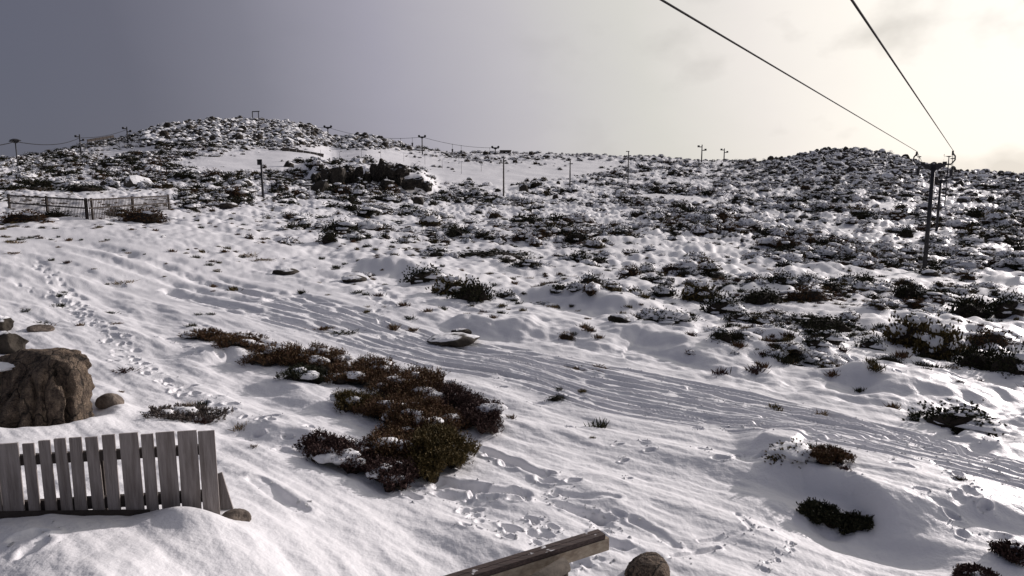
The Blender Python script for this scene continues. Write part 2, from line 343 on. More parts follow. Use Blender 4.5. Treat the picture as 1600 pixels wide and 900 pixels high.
M['leaf_purple'] = leaf_mat('purple_leaf', (.034, .02, .018), (.065, .037, .034), (.09, .055, .045))
M['leaf_smear_grey'] = leaf_mat('smear_grey_leaf', (.06, .05, .045), (.10, .083, .075), (.13, .11, .1))  # grey haze of a lens smear put into the leaf colour
M['grass'] = leaf_mat('dry_grass', (.08, .05, .025), (.13, .085, .035), (.17, .12, .055))
M['twig_shade'] = mat('twig_shade', (.03, .022, .016), .9, .4, 20)  # hull colour of bush cores: twigs and the shade between them in one brown
M['rock'] = mat('dolerite', (.20, .165, .135), .9, 0, 3.5, (.075, .06, .05), bump=.03, bscale=14)
M['rock_near'] = mat('dolerite_near', (.36, .275, .20), .9, 0, 9, (.09, .066, .052), bump=.12, bscale=12, stretch=(1, 1, .7))
def crack(m, sc):
    t = m.node_tree; n, l = t.nodes, t.links; b = n['Principled BSDF']; co = n.new('ShaderNodeTexCoord'); wn_ = n.new('ShaderNodeTexNoise'); wn_.inputs['Scale'].default_value = 3; wn_.inputs['Detail'].default_value = 5
    l.new(co.outputs['Object'], wn_.inputs[0]); ad_ = n.new('ShaderNodeVectorMath'); ad_.operation = 'MULTIPLY_ADD'; ad_.inputs[1].default_value = (.35, .35, .35); l.new(wn_.outputs[1], ad_.inputs[0])
    mp_ = n.new('ShaderNodeMapping'); mp_.inputs['Scale'].default_value = (1, 1, .38); l.new(co.outputs['Object'], mp_.inputs[0]); l.new(mp_.outputs[0], ad_.inputs[2])
    vo = n.new('ShaderNodeTexVoronoi'); vo.feature = 'DISTANCE_TO_EDGE'; vo.inputs['Scale'].default_value = sc; l.new(ad_.outputs[0], vo.inputs[0])
    mr_ = n.new('ShaderNodeMapRange'); mr_.inputs[1].default_value = .0; mr_.inputs[2].default_value = .05; mr_.inputs[3].default_value = .12; mr_.inputs[4].default_value = 1; l.new(vo.outputs[0], mr_.inputs[0])
    gr_ = n.new('ShaderNodeTexNoise'); gr_.inputs['Scale'].default_value = 70; gr_.inputs['Detail'].default_value = 3; l.new(co.outputs['Object'], gr_.inputs[0]); g2 = n.new('ShaderNodeMapRange'); g2.inputs[1].default_value = .35; g2.inputs[2].default_value = .65; g2.inputs[3].default_value = .55; g2.inputs[4].default_value = 1.3; l.new(gr_.outputs[0], g2.inputs[0])
    mu = n.new('ShaderNodeMath'); mu.operation = 'MULTIPLY'; l.new(mr_.outputs[0], mu.inputs[0]); l.new(g2.outputs[0], mu.inputs[1])
    old = b.inputs['Base Color'].links[0].from_socket; mx_ = n.new('ShaderNodeVectorMath'); mx_.operation = 'SCALE'; l.new(old, mx_.inputs[0]); l.new(mu.outputs[0], mx_.inputs['Scale']); l.new(mx_.outputs[0], b.inputs['Base Color'])
    ob = b.inputs['Normal'].links[0].from_socket; bp = n.new('ShaderNodeBump'); bp.inputs['Distance'].default_value = .05; l.new(mu.outputs[0], bp.inputs['Height']); l.new(ob, bp.inputs['Normal']); l.new(bp.outputs[0], b.inputs['Normal'])
crack(M['rock_near'], 2.6)
M['rock_snow'] = mat('dolerite_snowy', (.11, .10, .085), .92, 0, 3, (.04, .036, .03), bump=.05, bscale=8, snow=1.2, snow_scale=1.1)
M['rock_dark'] = mat('dolerite_dark', (.055, .046, .036), .92, 0, 2, (.018, .015, .012), bump=.06, bscale=6, snow=1.62, snow_scale=.9)
M['steel'] = mat('dark_steel', (.045, .045, .05), .55, .3, 5, metallic=.5)
M['cable'] = mat('steel_cable', (.025, .024, .025), .9, .2, 5, spec=.05)
M['pole'] = mat('weathered_pole', (.09, .075, .065), .85, .4, 6, stretch=(1, 1, .2))
M['paling'] = mat('grey_paling', (.20, .175, .155), .9, .35, 8, stretch=(1, 1, .15), bump=.004, bscale=40)
M['picket'] = mat('weathered_picket', (.27, .245, .235), .9, 0, 7, (.15, .13, .12), stretch=(3, 3, .25), bump=.006, bscale=30)
M['railing'] = mat('dark_rail', (.055, .045, .04), .9, .4, 8)
M['farpal'] = mat('brown_paling', (.06, .048, .04), .9, .4, 6)
M['timber'] = mat('pale_timber', (.40, .34, .26), .85, 0, 6, (.24, .19, .14), stretch=(.3, 4, 4), bump=.004, bscale=30)
M['timber_top'] = mat('wet_dark_timber', (.10, .07, .062), .7, 0, 10, (.035, .024, .022), stretch=(.25, 5, 5), bump=.008, bscale=30, snow=1.98, snow_scale=11)
M['log'] = mat('log_bark', (.10, .085, .07), .9, .5, 12, bump=.01, bscale=20)
M['logend'] = mat('cut_log_end', (.22, .19, .15), .9, .45, 14)
M['hut'] = mat('hut_cladding', (.09, .075, .065), .8, .3, 2)
M['slalom'] = mat('marker_pole_paint', (.10, .09, .10), .6, .2, 3)
M['red'] = mat('red_paint', (.5, .06, .05), .5, .1, 3)

# ------------------------------------------------------------------ object helpers
def new_mesh(name, v, f, m, smooth=False, mi=None):
    me = bpy.data.meshes.new(name); v = np.asarray(v, 'f4')
    if isinstance(f, np.ndarray):
        k = f.shape[1]; me.vertices.add(len(v)); me.vertices.foreach_set('co', v.ravel())
        me.loops.add(f.size); me.loops.foreach_set('vertex_index', f.ravel().astype('i4'))
        me.polygons.add(len(f)); me.polygons.foreach_set('loop_start', np.arange(0, f.size, k, dtype='i4')); me.polygons.foreach_set('loop_total', np.full(len(f), k, 'i4'))
        me.update(calc_edges=True)
    else:
        me.from_pydata(v.tolist(), [], f); me.update()
    for x in (m if isinstance(m, (list, tuple)) else [m]): me.materials.append(x)
    if mi is not None: me.polygons.foreach_set('material_index', np.asarray(mi, 'i4'))
    me.polygons.foreach_set('use_smooth', np.full(len(me.polygons), bool(smooth)))
    return me
def link(name, me, parent=None, loc=None):
    o = bpy.data.objects.new(name, me); COL.objects.link(o)
    if parent is not None: o.parent = parent
    if loc is not None: o.location = loc
    return o
def tag(o, label=None, cat=None, group=None, kind=None):
    if label: o['label'] = label
    if cat: o['category'] = cat
    if group: o['group'] = group
    if kind: o['kind'] = kind
    return o
def empty(name, loc, label, cat, group=None):
    o = bpy.data.objects.new(name, None); COL.objects.link(o); o.location = loc; o.empty_display_size = .2
    return tag(o, label, cat, group)
class MB:
    def __init__(s): s.v = []; s.f = []
    def add(s, v, f): k = len(s.v); s.v += [tuple(x) for x in v]; s.f += [tuple(i + k for i in q) for q in f]; return s
    def box(s, c, ax, ay, az):                        # centre and half axes
        c, ax, ay, az = map(Vector, (c, ax, ay, az)); v = [c + i * ax + j * ay + k * az for i in (-1, 1) for j in (-1, 1) for k in (-1, 1)]
        return s.add(v, [(0, 1, 3, 2), (4, 6, 7, 5), (0, 4, 5, 1), (2, 3, 7, 6), (0, 2, 6, 4), (1, 5, 7, 3)])
    def abox(s, c, x, y, z): return s.box(c, (x / 2, 0, 0), (0, y / 2, 0), (0, 0, z / 2))
    def beam(s, p, q, w_, h_, up=(0, 0, 1)):
        p, q, up = Vector(p), Vector(q), Vector(up); a = (q - p); l = a.length; a.normalize(); sd = a.cross(up).normalized(); u = sd.cross(a)
        return s.box((p + q) / 2, a * l / 2, sd * w_ / 2, u * h_ / 2)
    def tube(s, pts, rs, n=8, caps=True):
        pts = [Vector(p) for p in pts]; rs = rs if isinstance(rs, (list, tuple)) else [rs] * len(pts); k = len(s.v); ref = None
        for i, p in enumerate(pts):
            d = (pts[min(i + 1, len(pts) - 1)] - pts[max(i - 1, 0)]).normalized()
            if ref is None: ref = d.orthogonal().normalized()
            ref = (ref - d * ref.dot(d)).normalized(); b = d.cross(ref)
            s.v += [tuple(p + (ref * math.cos(2 * math.pi * j / n) + b * math.sin(2 * math.pi * j / n)) * rs[i]) for j in range(n)]
        for i in range(len(pts) - 1):
            for j in range(n): s.f.append((k + i * n + j, k + i * n + (j + 1) % n, k + (i + 1) * n + (j + 1) % n, k + (i + 1) * n + j))
        if caps: s.f.append(tuple(k + j for j in range(n))[::-1]); s.f.append(tuple(k + (len(pts) - 1) * n + j for j in range(n)))
        return s
    def build(s, name, m, parent=None, smooth=False, loc=None):
        v = s.v
        if parent is not None and loc is None:
            o0 = parent.location + (parent.parent.location if parent.parent else Vector()); v = [(a - o0.x, b - o0.y, c - o0.z) for a, b, c in v]
        elif loc is not None: v = [(a - loc[0], b - loc[1], c - loc[2]) for a, b, c in v]
        return link(name, new_mesh(name, v, s.f, m, smooth), parent, loc if parent is None else None)

# near boulders need their scoops before the ground is made
BLD = gp(62, 662); BLD = (BLD[0] - .27, BLD[1] + .45)
BOWLS += [(BLD[0], BLD[1], .78, .16, .07), (*gp(1298, 802), .3, .12, .0)]

for x_, y_, d_, sx__, sy__ in ((300, 794, 6.25, .42, .2), (60, 880, 5.2, .25, .2)):  # snow heaped against the fence
    p_ = P(x_, y_, d_); BUMPS.append((p_.x, p_.y, sx__, sy__, p_.z - float(height([p_.x], [p_.y], False)[0])))
for x_, y_, h_ in ((1265, 815, -.14), (1340, 832, -.2), (1415, 855, -.16)): p_ = gp(x_, y_); BUMPS.append((p_[0], p_[1], .5, .42, h_))
# ------------------------------------------------------------------ ground
azd = np.arctan(np.linspace(-.88, .88, 930))
azs = np.concatenate([np.linspace(-math.pi, azd[0], 50)[:-1], azd, np.linspace(azd[-1], math.pi, 50)[1:]])
rs = [.6, 1.5, 2.5, 3.5, 4.3]; r = 4.6
while r < 30: rs.append(r); r += r * r / 2668 * (.42 if 8.3 < r < 24 else .8)
while r < 390: rs.append(r); r *= 1.0105
while r < 3000: rs.append(r); r *= 1.15
rs = np.array(rs); AZ, RR = np.meshgrid(azs, rs)
GXX, GYY = (np.sin(AZ) * RR).ravel(), (np.cos(AZ) * RR).ravel()
GZ = height(GXX, GYY); na, nr = len(azs), len(rs)
idx = np.arange(na * nr).reshape(nr, na); q = np.stack([idx[:-1, :-1], idx[:-1, 1:], idx[1:, 1:], idx[1:, :-1]], -1).reshape(-1, 4)
ground = link('ground', new_mesh('ground', np.stack([GXX, GYY, GZ], 1), q[:, ::-1].copy(), M['snow'], True))
tag(ground, 'snow covered mountainside with ski tracks and footprints rising to the skyline', kind='structure')
del AZ, RR, GXX, GYY, GZ, idx, q

# ------------------------------------------------------------------ rocks
def ico(sub):
    bm = bmesh.new(); bmesh.ops.create_icosphere(bm, subdivisions=sub, radius=1)
    v = np.array([x.co[:] for x in bm.verts]); f = np.array([[a.index for a in p.verts] for p in bm.faces]); bm.free(); return v, f
ICO = {k: ico(k) for k in (1, 2, 3, 4, 5, 6)}
def rock_mesh(name, seed, sub, dims, m, cuts=9, rough=.08, freq=2.5, cracks=0, boxy=.0):
    r_ = np.random.RandomState(seed); v, f = ICO[sub]; v = v.copy()
    if boxy: v = np.sign(v) * np.abs(v) ** (1 - boxy); v /= np.abs(v).max()
    for _ in range(cuts):
        n = r_.normal(size=3); n[2] *= .7; n /= np.linalg.norm(n); d = r_.uniform(.58, .86); s = v @ n - d; v -= np.outer(np.maximum(s, 0) * .95, n)
    dsp = np.array([mnoise.fractal(Vector(p) * freq + Vector((seed * 3.1, 0, seed)), 1, 2.1, 4) for p in v])
    nn = v / np.linalg.norm(v, axis=1)[:, None]; v = v + nn * (rough * dsp)[:, None]
    if cracks:
        a = np.arctan2(v[:, 1], v[:, 0]); wob = np.array([mnoise.noise(Vector((p[0] * 2, p[1] * 2, p[2] * 1.6 + seed))) for p in v])
        for k in range(cracks):
            c = r_.uniform(-math.pi, math.pi); da = np.abs((a + .28 * wob - c + math.pi) % (2 * math.pi) - math.pi); dp_ = r_.uniform(.04, .2); v -= nn * (dp_ * np.exp(-(da / r_.uniform(.025, .07)) ** 2) * sst(1.0, .5, v[:, 2]))[:, None] * np.array([1, 1, .1])
    v = v * np.array(dims)
    return new_mesh(name, v, f, m, sub >= 4)
def put_rock(name, px, py, wpx, hpx, label, group=None, seed=0, sub=4, m='rock', depth=None, sink=.25, rot=None, **k):
    X, Y = gp(px, py); s = (Y * CP + 1) / F; wd, ht = wpx * s, hpx * s
    me = rock_mesh(name, seed, sub, (wd / 2, (depth or wd * .8) / 2, ht * .62), M[m], **k)
    z = float(height([X], [Y], False)[0]); o = link(name, me, None, (X, Y, z + ht * (.5 - sink) - .03))
    return tag(o, label, 'rock', group)
# the near boulder
zb = float(height([BLD[0]], [BLD[1]], False)[0])
b = link('boulder', rock_mesh('boulder', 4, 6, (.80, .66, .70), M['rock_near'], cuts=4, rough=.085, freq=3.0, cracks=16, boxy=.42), None, (BLD[0] - .06, BLD[1], zb + .47))
tag(b, 'large fissured brown boulder sitting in a snow hollow behind the picket fence', 'boulder')
lm = rock_mesh('snow_patch', 77, 3, (.3, .22, .06), M['lump'], cuts=2, rough=.2); link('snow_patch', lm, b, (-.5, -.12, .5))
put_rock('rock', 172, 633, 40, 22, 'small rounded grey rock in the snow right of the big boulder', seed=9, sub=4, cuts=4, rough=.04, m='rock')
put_rock('rock', 122, 640, 34, 40, 'squat grey rock wedged against the right side of the big boulder', seed=21, sub=4, cuts=5, m='rock')
put_rock('rock', 14, 542, 64, 40, 'dark reddish rock cut by the left edge above the boulder', seed=31, sub=4, m='rock_dark', cuts=15, rough=.16)
put_rock('rock', 2, 510, 38, 26, 'dark upright rock at the left edge behind another rock', seed=33, sub=4, m='rock_dark', cuts=15, rough=.16)
put_rock('rock', 62, 511, 42, 11, 'low flat brown rock barely showing through snow above the boulder', seed=34, sub=3, m='rock', cuts=4)
X, Y = gp(1005, 905)
o = link('rock', rock_mesh('rock', 41, 5, (.27, .24, .2), M['rock_near'], cuts=5, rough=.05, freq=5, boxy=.2), None, (X, Y, hz(X, Y) + .04)); tag(o, 'rounded brown rock at the bottom edge beside the timber rail', 'rock')
put_rock('rock', 712, 531, 88, 16, 'long flat dark rock just above the ski tracks in the centre', seed=51, m='rock_dark', cuts=7)
put_rock('rock', 720, 515, 34, 12, 'small dark rock lying behind the long flat rock', seed=52, sub=3, m='rock_dark')
put_rock('rock', 550, 440, 46, 11, 'low smooth dark rock at the edge of a shaded hollow', seed=53, sub=3, m='rock_dark', cuts=4)
put_rock('rock', 858, 480, 36, 12, 'dark flat rock right of the large snowy shrub', seed=54, sub=3, m='rock_dark')
put_rock('rock', 975, 515, 50, 18, 'dark snow capped rock on top of a drift right of centre', seed=55, sub=4, m='rock_dark')
put_shrub_later = [(1040, 520, 66, 26, 'lumpy snow dusted shrub at the right end of the drift', 8), (1238, 736, 76, 30, 'snow capped shrub left of the reddish brown shrub below the tracks', 10)]
put_rock('rock', 356, 325, 32, 12, 'rounded dark rock on open snow right of the paling snow fence', seed=57, sub=3, m='rock_dark', cuts=4)
put_rock('rock', 1452, 432, 26, 12, 'rounded dark rock at the foot of the near lift tower', seed=58, sub=3, m='rock_dark', cuts=4)
put_rock('rock', 445, 425, 45, 12, 'low dark rock left of the shaded hollow', seed=59, sub=3, m='rock_dark', cuts=5)
put_rock('rock', 775, 404, 70, 12, 'dark ledge of rock lying across the middle of the moor', seed=60, sub=3, m='rock_dark', cuts=5)
put_rock('rock', 368, 814, 46, 24, 'brown rock lipped with snow at the right end of the picket fence', seed=62, sub=4, m='rock', sink=.5)

# the dark crag on the groomed slope: columns of rock
crag = empty('rock_outcrop', (*gpd(575, 127), hz(*gpd(575, 127))), 'dark vertical crag of columnar rock set into the smooth upper slope', 'crag')
cr_ = random.Random(3)
for px, top, bot, wpx in [(497, 272, 292, 22), (512, 264, 294, 26), (528, 262, 296, 26), (545, 261, 292, 24), (560, 262, 286, 22), (572, 268, 292, 18), (588, 256, 284, 24), (598, 250, 280, 20), (612, 258, 284, 26), (630, 257, 276, 26), (618, 274, 292, 30),
                          (640, 280, 296, 28), (655, 277, 294, 22), (668, 284, 298, 22), (475, 282, 296, 26), (462, 288, 300, 24), (605, 282, 298, 26), (585, 284, 300, 24)]:
    d = 126 + cr_.uniform(-1.5, 2.5) - (3 if bot > 293 else 0); p = P(px, (top + bot) / 2, d); s = d / F
    me = rock_mesh('rock_column', cr_.randint(0, 999), 3, (wpx * s * .5, wpx * s * .5, (bot - top) * s * .61), M['rock_dark'], cuts=13, rough=.24, freq=3, cracks=3, boxy=.2)
    o = link('rock_column', me, crag, p - crag.location); o.rotation_euler = (cr_.uniform(-.15, .15), cr_.uniform(-.2, .2), cr_.uniform(0, 3))

# ------------------------------------------------------------------ shrubs: variants
def tri_leaves(base_, dirs, ln, wd, r_):
    n = len(base_); side = np.cross(dirs, r_.normal(size=(n, 3))); side /= np.linalg.norm(side, axis=1)[:, None] + 1e-9
    mid = base_ + dirs * (ln * .5)[:, None]; tip = base_ + dirs * ln[:, None]
    v = np.stack([base_, mid + side * wd[:, None], tip, mid - side * wd[:, None]], 1).reshape(-1, 3)
    return v, np.arange(4 * n).reshape(n, 4)
def shrub_parts(seed, n=230, flat=.5, tuft=.1, lumps=5, spread=1.0, dome=0):
    r_ = np.random.RandomState(seed)
    c = r_.normal(size=(n, 3)); c[:, 2] = np.abs(c[:, 2]) * .9; c /= np.linalg.norm(c, axis=1)[:, None]
    ang = np.arctan2(c[:, 1], c[:, 0])
    lob = 1 + .3 * np.sin(3 * ang + seed) * np.hypot(c[:, 0], c[:, 1]) + .18 * np.sin(7 * ang + 2 * seed) + .14 * r_.normal(size=n)
    pos = c * (lob * r_.uniform(.6, 1, n))[:, None] * .5 * np.array([1, .8 * spread, flat * 2])
    per = 5
    d = np.repeat(c * np.array([.8, .8, 1]) + [0, 0, .35], per, 0) + r_.normal(size=(n * per, 3)) * .55; d /= np.linalg.norm(d, axis=1)[:, None]
    b_ = np.repeat(pos, per, 0) - d * tuft * .25
    lv, lf = tri_leaves(b_, d, r_.uniform(.6, 1.3, n * per) * tuft, r_.uniform(.15, .3, n * per) * tuft, r_)
    iv, f_ = ICO[2]; iv = iv.copy(); nn = np.array([mnoise.noise(Vector(p) * 2 + Vector((seed, 0, 0))) for p in iv]); iv = iv * (1 + .35 * nn)[:, None] * np.array([.42, .34 * spread, .42 * flat * 2 * .9]); iv[:, 2] = np.maximum(iv[:, 2], -.12)
    sv, sf = [], []
    if dome:
        v0, f0 = ICO[3]; nz_ = np.array([mnoise.fractal(Vector(q_) * 2.3 + Vector((seed * 2, 1, 0)), 1, 2, 3) for q_ in v0])
        vv = v0 * (1 + .55 * nz_)[:, None] * np.array([.44, .36 * spread, flat * .62 * dome]) + [0, 0, flat * .42]; vv[:, 2] = np.maximum(vv[:, 2], flat * .30); sv.append(vv); sf.append(f0)
    for k in range(lumps):
        i = r_.randint(n); p = pos[i] * np.array([.9, .9, 1.0]) + [0, 0, .02]; v0, f0 = ICO[2]
        s = r_.uniform(.06, .17); nz_ = np.array([mnoise.noise(Vector(q_) * 2.2 + Vector((seed + k * 5, k, 0))) for q_ in v0])
        vv = v0 * (1 + .5 * nz_)[:, None] * np.array([s * r_.uniform(.8, 1.9), s * r_.uniform(.8, 1.3), s * .45]) + p; sf.append(f0 + sum(len(x) for x in sv)); sv.append(vv)
    return lv, lf, iv, f_, (np.concatenate(sv) if sv else np.zeros((0, 3))), (np.concatenate(sf) if sf else np.zeros((0, 3), int))
VAR = []; VDESC = []; FINE = []
for i in range(12):
    lk = ['leaf_dark', 'leaf_dark', 'leaf_olive', 'leaf_brown'][i % 4]; lumps = [2, 9, 14, 5, 0, 16][i % 6]; dome = 0 if i < 6 else [.8, 1, .9, .75, 1.05, .9][i - 6]
    lv, lf, iv, f_, sv, sf = shrub_parts(100 + i, flat=[.42, .5, .36, .46][i % 4], tuft=[.1, .12, .085][i % 3], lumps=lumps // (2 if dome else 1), spread=[1, 1.3, .8][i % 3], dome=dome)
    VDESC.append((['black', 'grey green', 'olive', 'brown'][i % 4], 'snow capped' if dome else ('snow flecked' if lumps > 8 else ('bare' if lumps < 3 else 'lightly snowed'))))
    allv = np.concatenate([lv, iv]); fol = [tuple(x) for x in lf] + [tuple(x + len(lv)) for x in f_]; mi = [0] * len(lf) + [1] * len(f_)
    me_f = new_mesh('shrub_foliage', allv, fol, [M[lk], M['twig_shade']], False, mi)
    me_s = new_mesh('snow_cap', sv, [tuple(x) for x in sf], M['lump'], True) if len(sv) else None
    v2 = np.concatenate([allv, sv]); f2 = fol + [tuple(x + len(allv)) for x in sf]; me_all = new_mesh('shrub', v2, f2, [M[lk], M['twig_shade'], M['lump']], False, mi + [2] * len(sf))
    VAR.append((me_f, me_s, me_all))
    lv, lf, iv, f_, sv, sf = shrub_parts(100 + i, n=900, flat=[.42, .5, .36, .46][i % 4], tuft=.062, lumps=lumps // (2 if dome else 1), spread=[1, 1.3, .8][i % 3], dome=dome)
    FINE.append((new_mesh('shrub_foliage', np.concatenate([lv, iv]), [tuple(x) for x in lf] + [tuple(x + len(lv)) for x in f_], [M[lk], M['twig_shade']], False, [0] * len(lf) + [1] * len(f_)), new_mesh('snow_cap', sv, [tuple(x) for x in sf], M['lump'], True) if len(sv) else None))
def tuft_mesh(seed, n, m, ln=1.0, wd=.05, spread=.5):
    r_ = np.random.RandomState(seed); b_ = r_.normal(size=(n, 3)) * np.array([.22, .18, 0]); d = r_.normal(size=(n, 3)) * spread + b_ * 1.2; d[:, 2] = np.abs(d[:, 2]) + .7; d /= np.linalg.norm(d, axis=1)[:, None]
    v, f = tri_leaves(b_ - d * .15, d, r_.uniform(.35, 1, n) * ln, np.full(n, wd), r_); return new_mesh('tuft', v, f, m)
TUFT = [tuft_mesh(300 + i, 110, M[['leaf_dark', 'leaf_brown', 'leaf_olive', 'leaf_purple'][i % 4]], .7, .034, .6) for i in range(4)] + [tuft_mesh(320 + i, 110, M['grass'], .6, .02, .6) for i in range(2)]

def put_shrub(px, py, wpx, hpx, label, v=None, group=None, cat='shrub', name='shrub', rot=None):
    X, Y = gp(px, py); s = (Y * CP + 1) / F; wd, ht = wpx * s, hpx * s
    v = rnd.randrange(6) if v is None else v; mf, ms = FINE[v]; z = float(height([X], [Y], False)[0])
    o = link(name, mf, None, (X, Y, z - .05)); o.scale = (wd, wd * .8, ht / (.62 if v % 4 != 2 else .5)); o.rotation_euler = (0, 0, rnd.uniform(-.5, .5) if rot is None else rot); tag(o, label, cat, group)
    if ms: link('snow_cap', ms, o)['kind'] = 'stuff'
    return o
def put_tuft(px, py, wpx, hpx, label, v=None, group=None, name='heath_tuft', cat='plant'):
    X, Y = gp(px, py); s = (Y * CP + 1) / F; v = rnd.randrange(4) if v is None else v
    o = link(name, TUFT[v], None, (X, Y, float(height([X], [Y], False)[0]) - .02)); o.scale = (wpx * s * .9, wpx * s * .8, hpx * s * 1.1); o.rotation_euler = (0, 0, rnd.uniform(0, 6)); return tag(o, label, cat, group)

# ------------------------------------------------------------------ the named shrubs
for a in put_shrub_later + [(665, 445, 60, 28, 'snow laden dark shrub at the left end of the large central shrub clump', 5), (705, 462, 70, 40, 'large dark shrub half buried in snow at the heart of the central clump', 2),
          (738, 474, 62, 42, 'bare dark shrub at the right end of the central shrub clump', 0), (790, 470, 40, 18, 'snowy low shrub just right of the central shrub clump', 5),
          (1092, 468, 62, 34, 'olive shrub with snow at the left of the paired clumps right of centre', 2), (1128, 484, 60, 34, 'snow filled shrub drooping between the two clumps right of centre', 5),
          (1190, 474, 66, 28, 'black low shrub left half of the long clump right of centre', 0), (1262, 472, 80, 28, 'reddish brown low shrub right half of the long clump', 3), (1185, 502, 34, 20, 'round dark shrub alone on snow below the long clump', 4),
          (1155, 498, 40, 18, 'small snowy shrub beside the lone round shrub', 5),
          (1425, 545, 90, 58, 'large olive shrub with snow clumps near the right edge, left one', 2), (1468, 560, 84, 66, 'tall olive green shrub in the middle of the big right hand thicket', 2), (1528, 578, 76, 56, 'dense black shrub at the right end of the big thicket', 4),
          (1575, 590, 60, 50, 'dark shrub cut by the right edge beside the big thicket', 1), (1440, 462, 34, 24, 'dark shrub in front of the rock at the near lift tower', 0), (1515, 495, 70, 44, 'black shrub rising behind the big right hand thicket', 4), (1575, 500, 60, 36, 'snowy dark shrub near the right edge behind the thicket', 5), (1545, 540, 70, 30, 'brown shrub mass between the thicket and the right edge', 3),
          (1360, 552, 40, 28, 'small snowy shrub left of the big right hand thicket', 5), (1388, 578, 36, 18, 'small dark shrub below the big right hand thicket', 0), (1285, 555, 62, 26, 'snow speckled shrub on the bank right of centre', 5), (1290, 512, 84, 24, 'dark shrub spilling over a drift edge right of centre', 0),
          (1495, 668, 110, 42, 'wide snow filled shrub mound beside the ski tracks at right', 5), 
          (1495, 776, 26, 12, 'small olive shrub on the bank edge at right', 2),
          (530, 366, 54, 24, 'dark snow topped shrub on the moor above centre left', 1), (765, 400, 120, 14, 'long low dark shrub stretched across the middle of the moor', 0), (40, 345, 70, 22, 'brown shrub in front of the left part of the paling snow fence', 3), (85, 340, 40, 16, 'dark shrub before the paling snow fence near its corner', 0), (225, 345, 70, 24, 'dark reddish shrub at the right end of the paling snow fence', 3), (185, 340, 44, 16, 'olive shrub below the right wing of the paling snow fence', 2),
          (40, 300, 90, 16, 'long dark shrub behind the left end of the paling snow fence', 0), (135, 303, 60, 14, 'dark shrub behind the corner of the paling snow fence', 4), (1415, 372, 24, 22, 'dark shrub left of the near lift tower shaft', 0), (885, 532, 24, 16, 'small brown shrub on the snow above the ski tracks, centre', 3), (870, 620, 32, 14, 'small dark shrub beside the ski tracks in the middle', 0)]:
    put_shrub(*a[:5], v=a[5])
for a in [(195, 572, 40, 12, 'flat grey purple tuft in snow between the footprints above the fence', 3), (640, 497, 26, 10, 'dark tuft left of the pair on snow above the tracks', 0), (667, 492, 22, 13, 'dark tuft right of the pair on snow above the tracks', 1), (645, 512, 26, 9, 'brown tuft just above the ski tracks near the flat rock', 1),
          (560, 463, 26, 8, 'dark tuft on the snow bank left of the small footprints', 0), (382, 398, 64, 12, 'long clump of yellow brown grass on the upper left snow', 4), (410, 406, 40, 10, 'short brown grass tuft right of the long grass clump', 5), (192, 438, 38, 11, 'brown grass tuft beside the upper end of the ski tracks', 4),
          (90, 472, 30, 11, 'dark tuft at the foot of the left snow slope', 0), (95, 460, 20, 10, 'small dark sprig above another tuft at left', 0), (40, 482, 20, 10, 'small dark sprig near the left edge', 0), (60, 494, 44, 7, 'thin line of dark tufts above the left rocks', 0), (75, 502, 32, 6, 'flat dark tuft near the left rocks', 1), (168, 482, 22, 9, 'small dark tuft right of the footprint trail', 0), (180, 502, 22, 6, 'tiny tuft below another right of the footprint trail', 1),
          (310, 492, 18, 8, 'small dark sprig in open snow above the heath thicket', 0), (330, 493, 18, 9, 'small dark sprig right of a similar one above the heath thicket', 0), (20, 378, 34, 14, 'brown grassy tuft at the left edge below the paling fence', 4), (20, 396, 26, 8, 'second brown tuft at the left edge', 1),
          (535, 520, 46, 10, 'dark heath tuft between the thicket and the ski tracks', 0), (505, 514, 30, 8, 'small heath tuft left of its neighbour above the thicket', 1), (732, 694, 12, 14, 'single upright sprig right of the heath thicket', 0), (1318, 762, 24, 18, 'purple sprig on snow behind the scoop', 3), (1330, 535, 16, 8, 'small dark tuft on the sunlit bank right of centre', 0), (590, 655, 24, 12, 'dark sprigs in the snow inside the heath thicket', 0), (895, 577, 40, 6, 'flat dark tuft among the ski tracks at centre', 1), (935, 577, 40, 6, 'dead brown tuft lying across a ski track', 1)]:
    put_tuft(*a[:5], v=a[5])

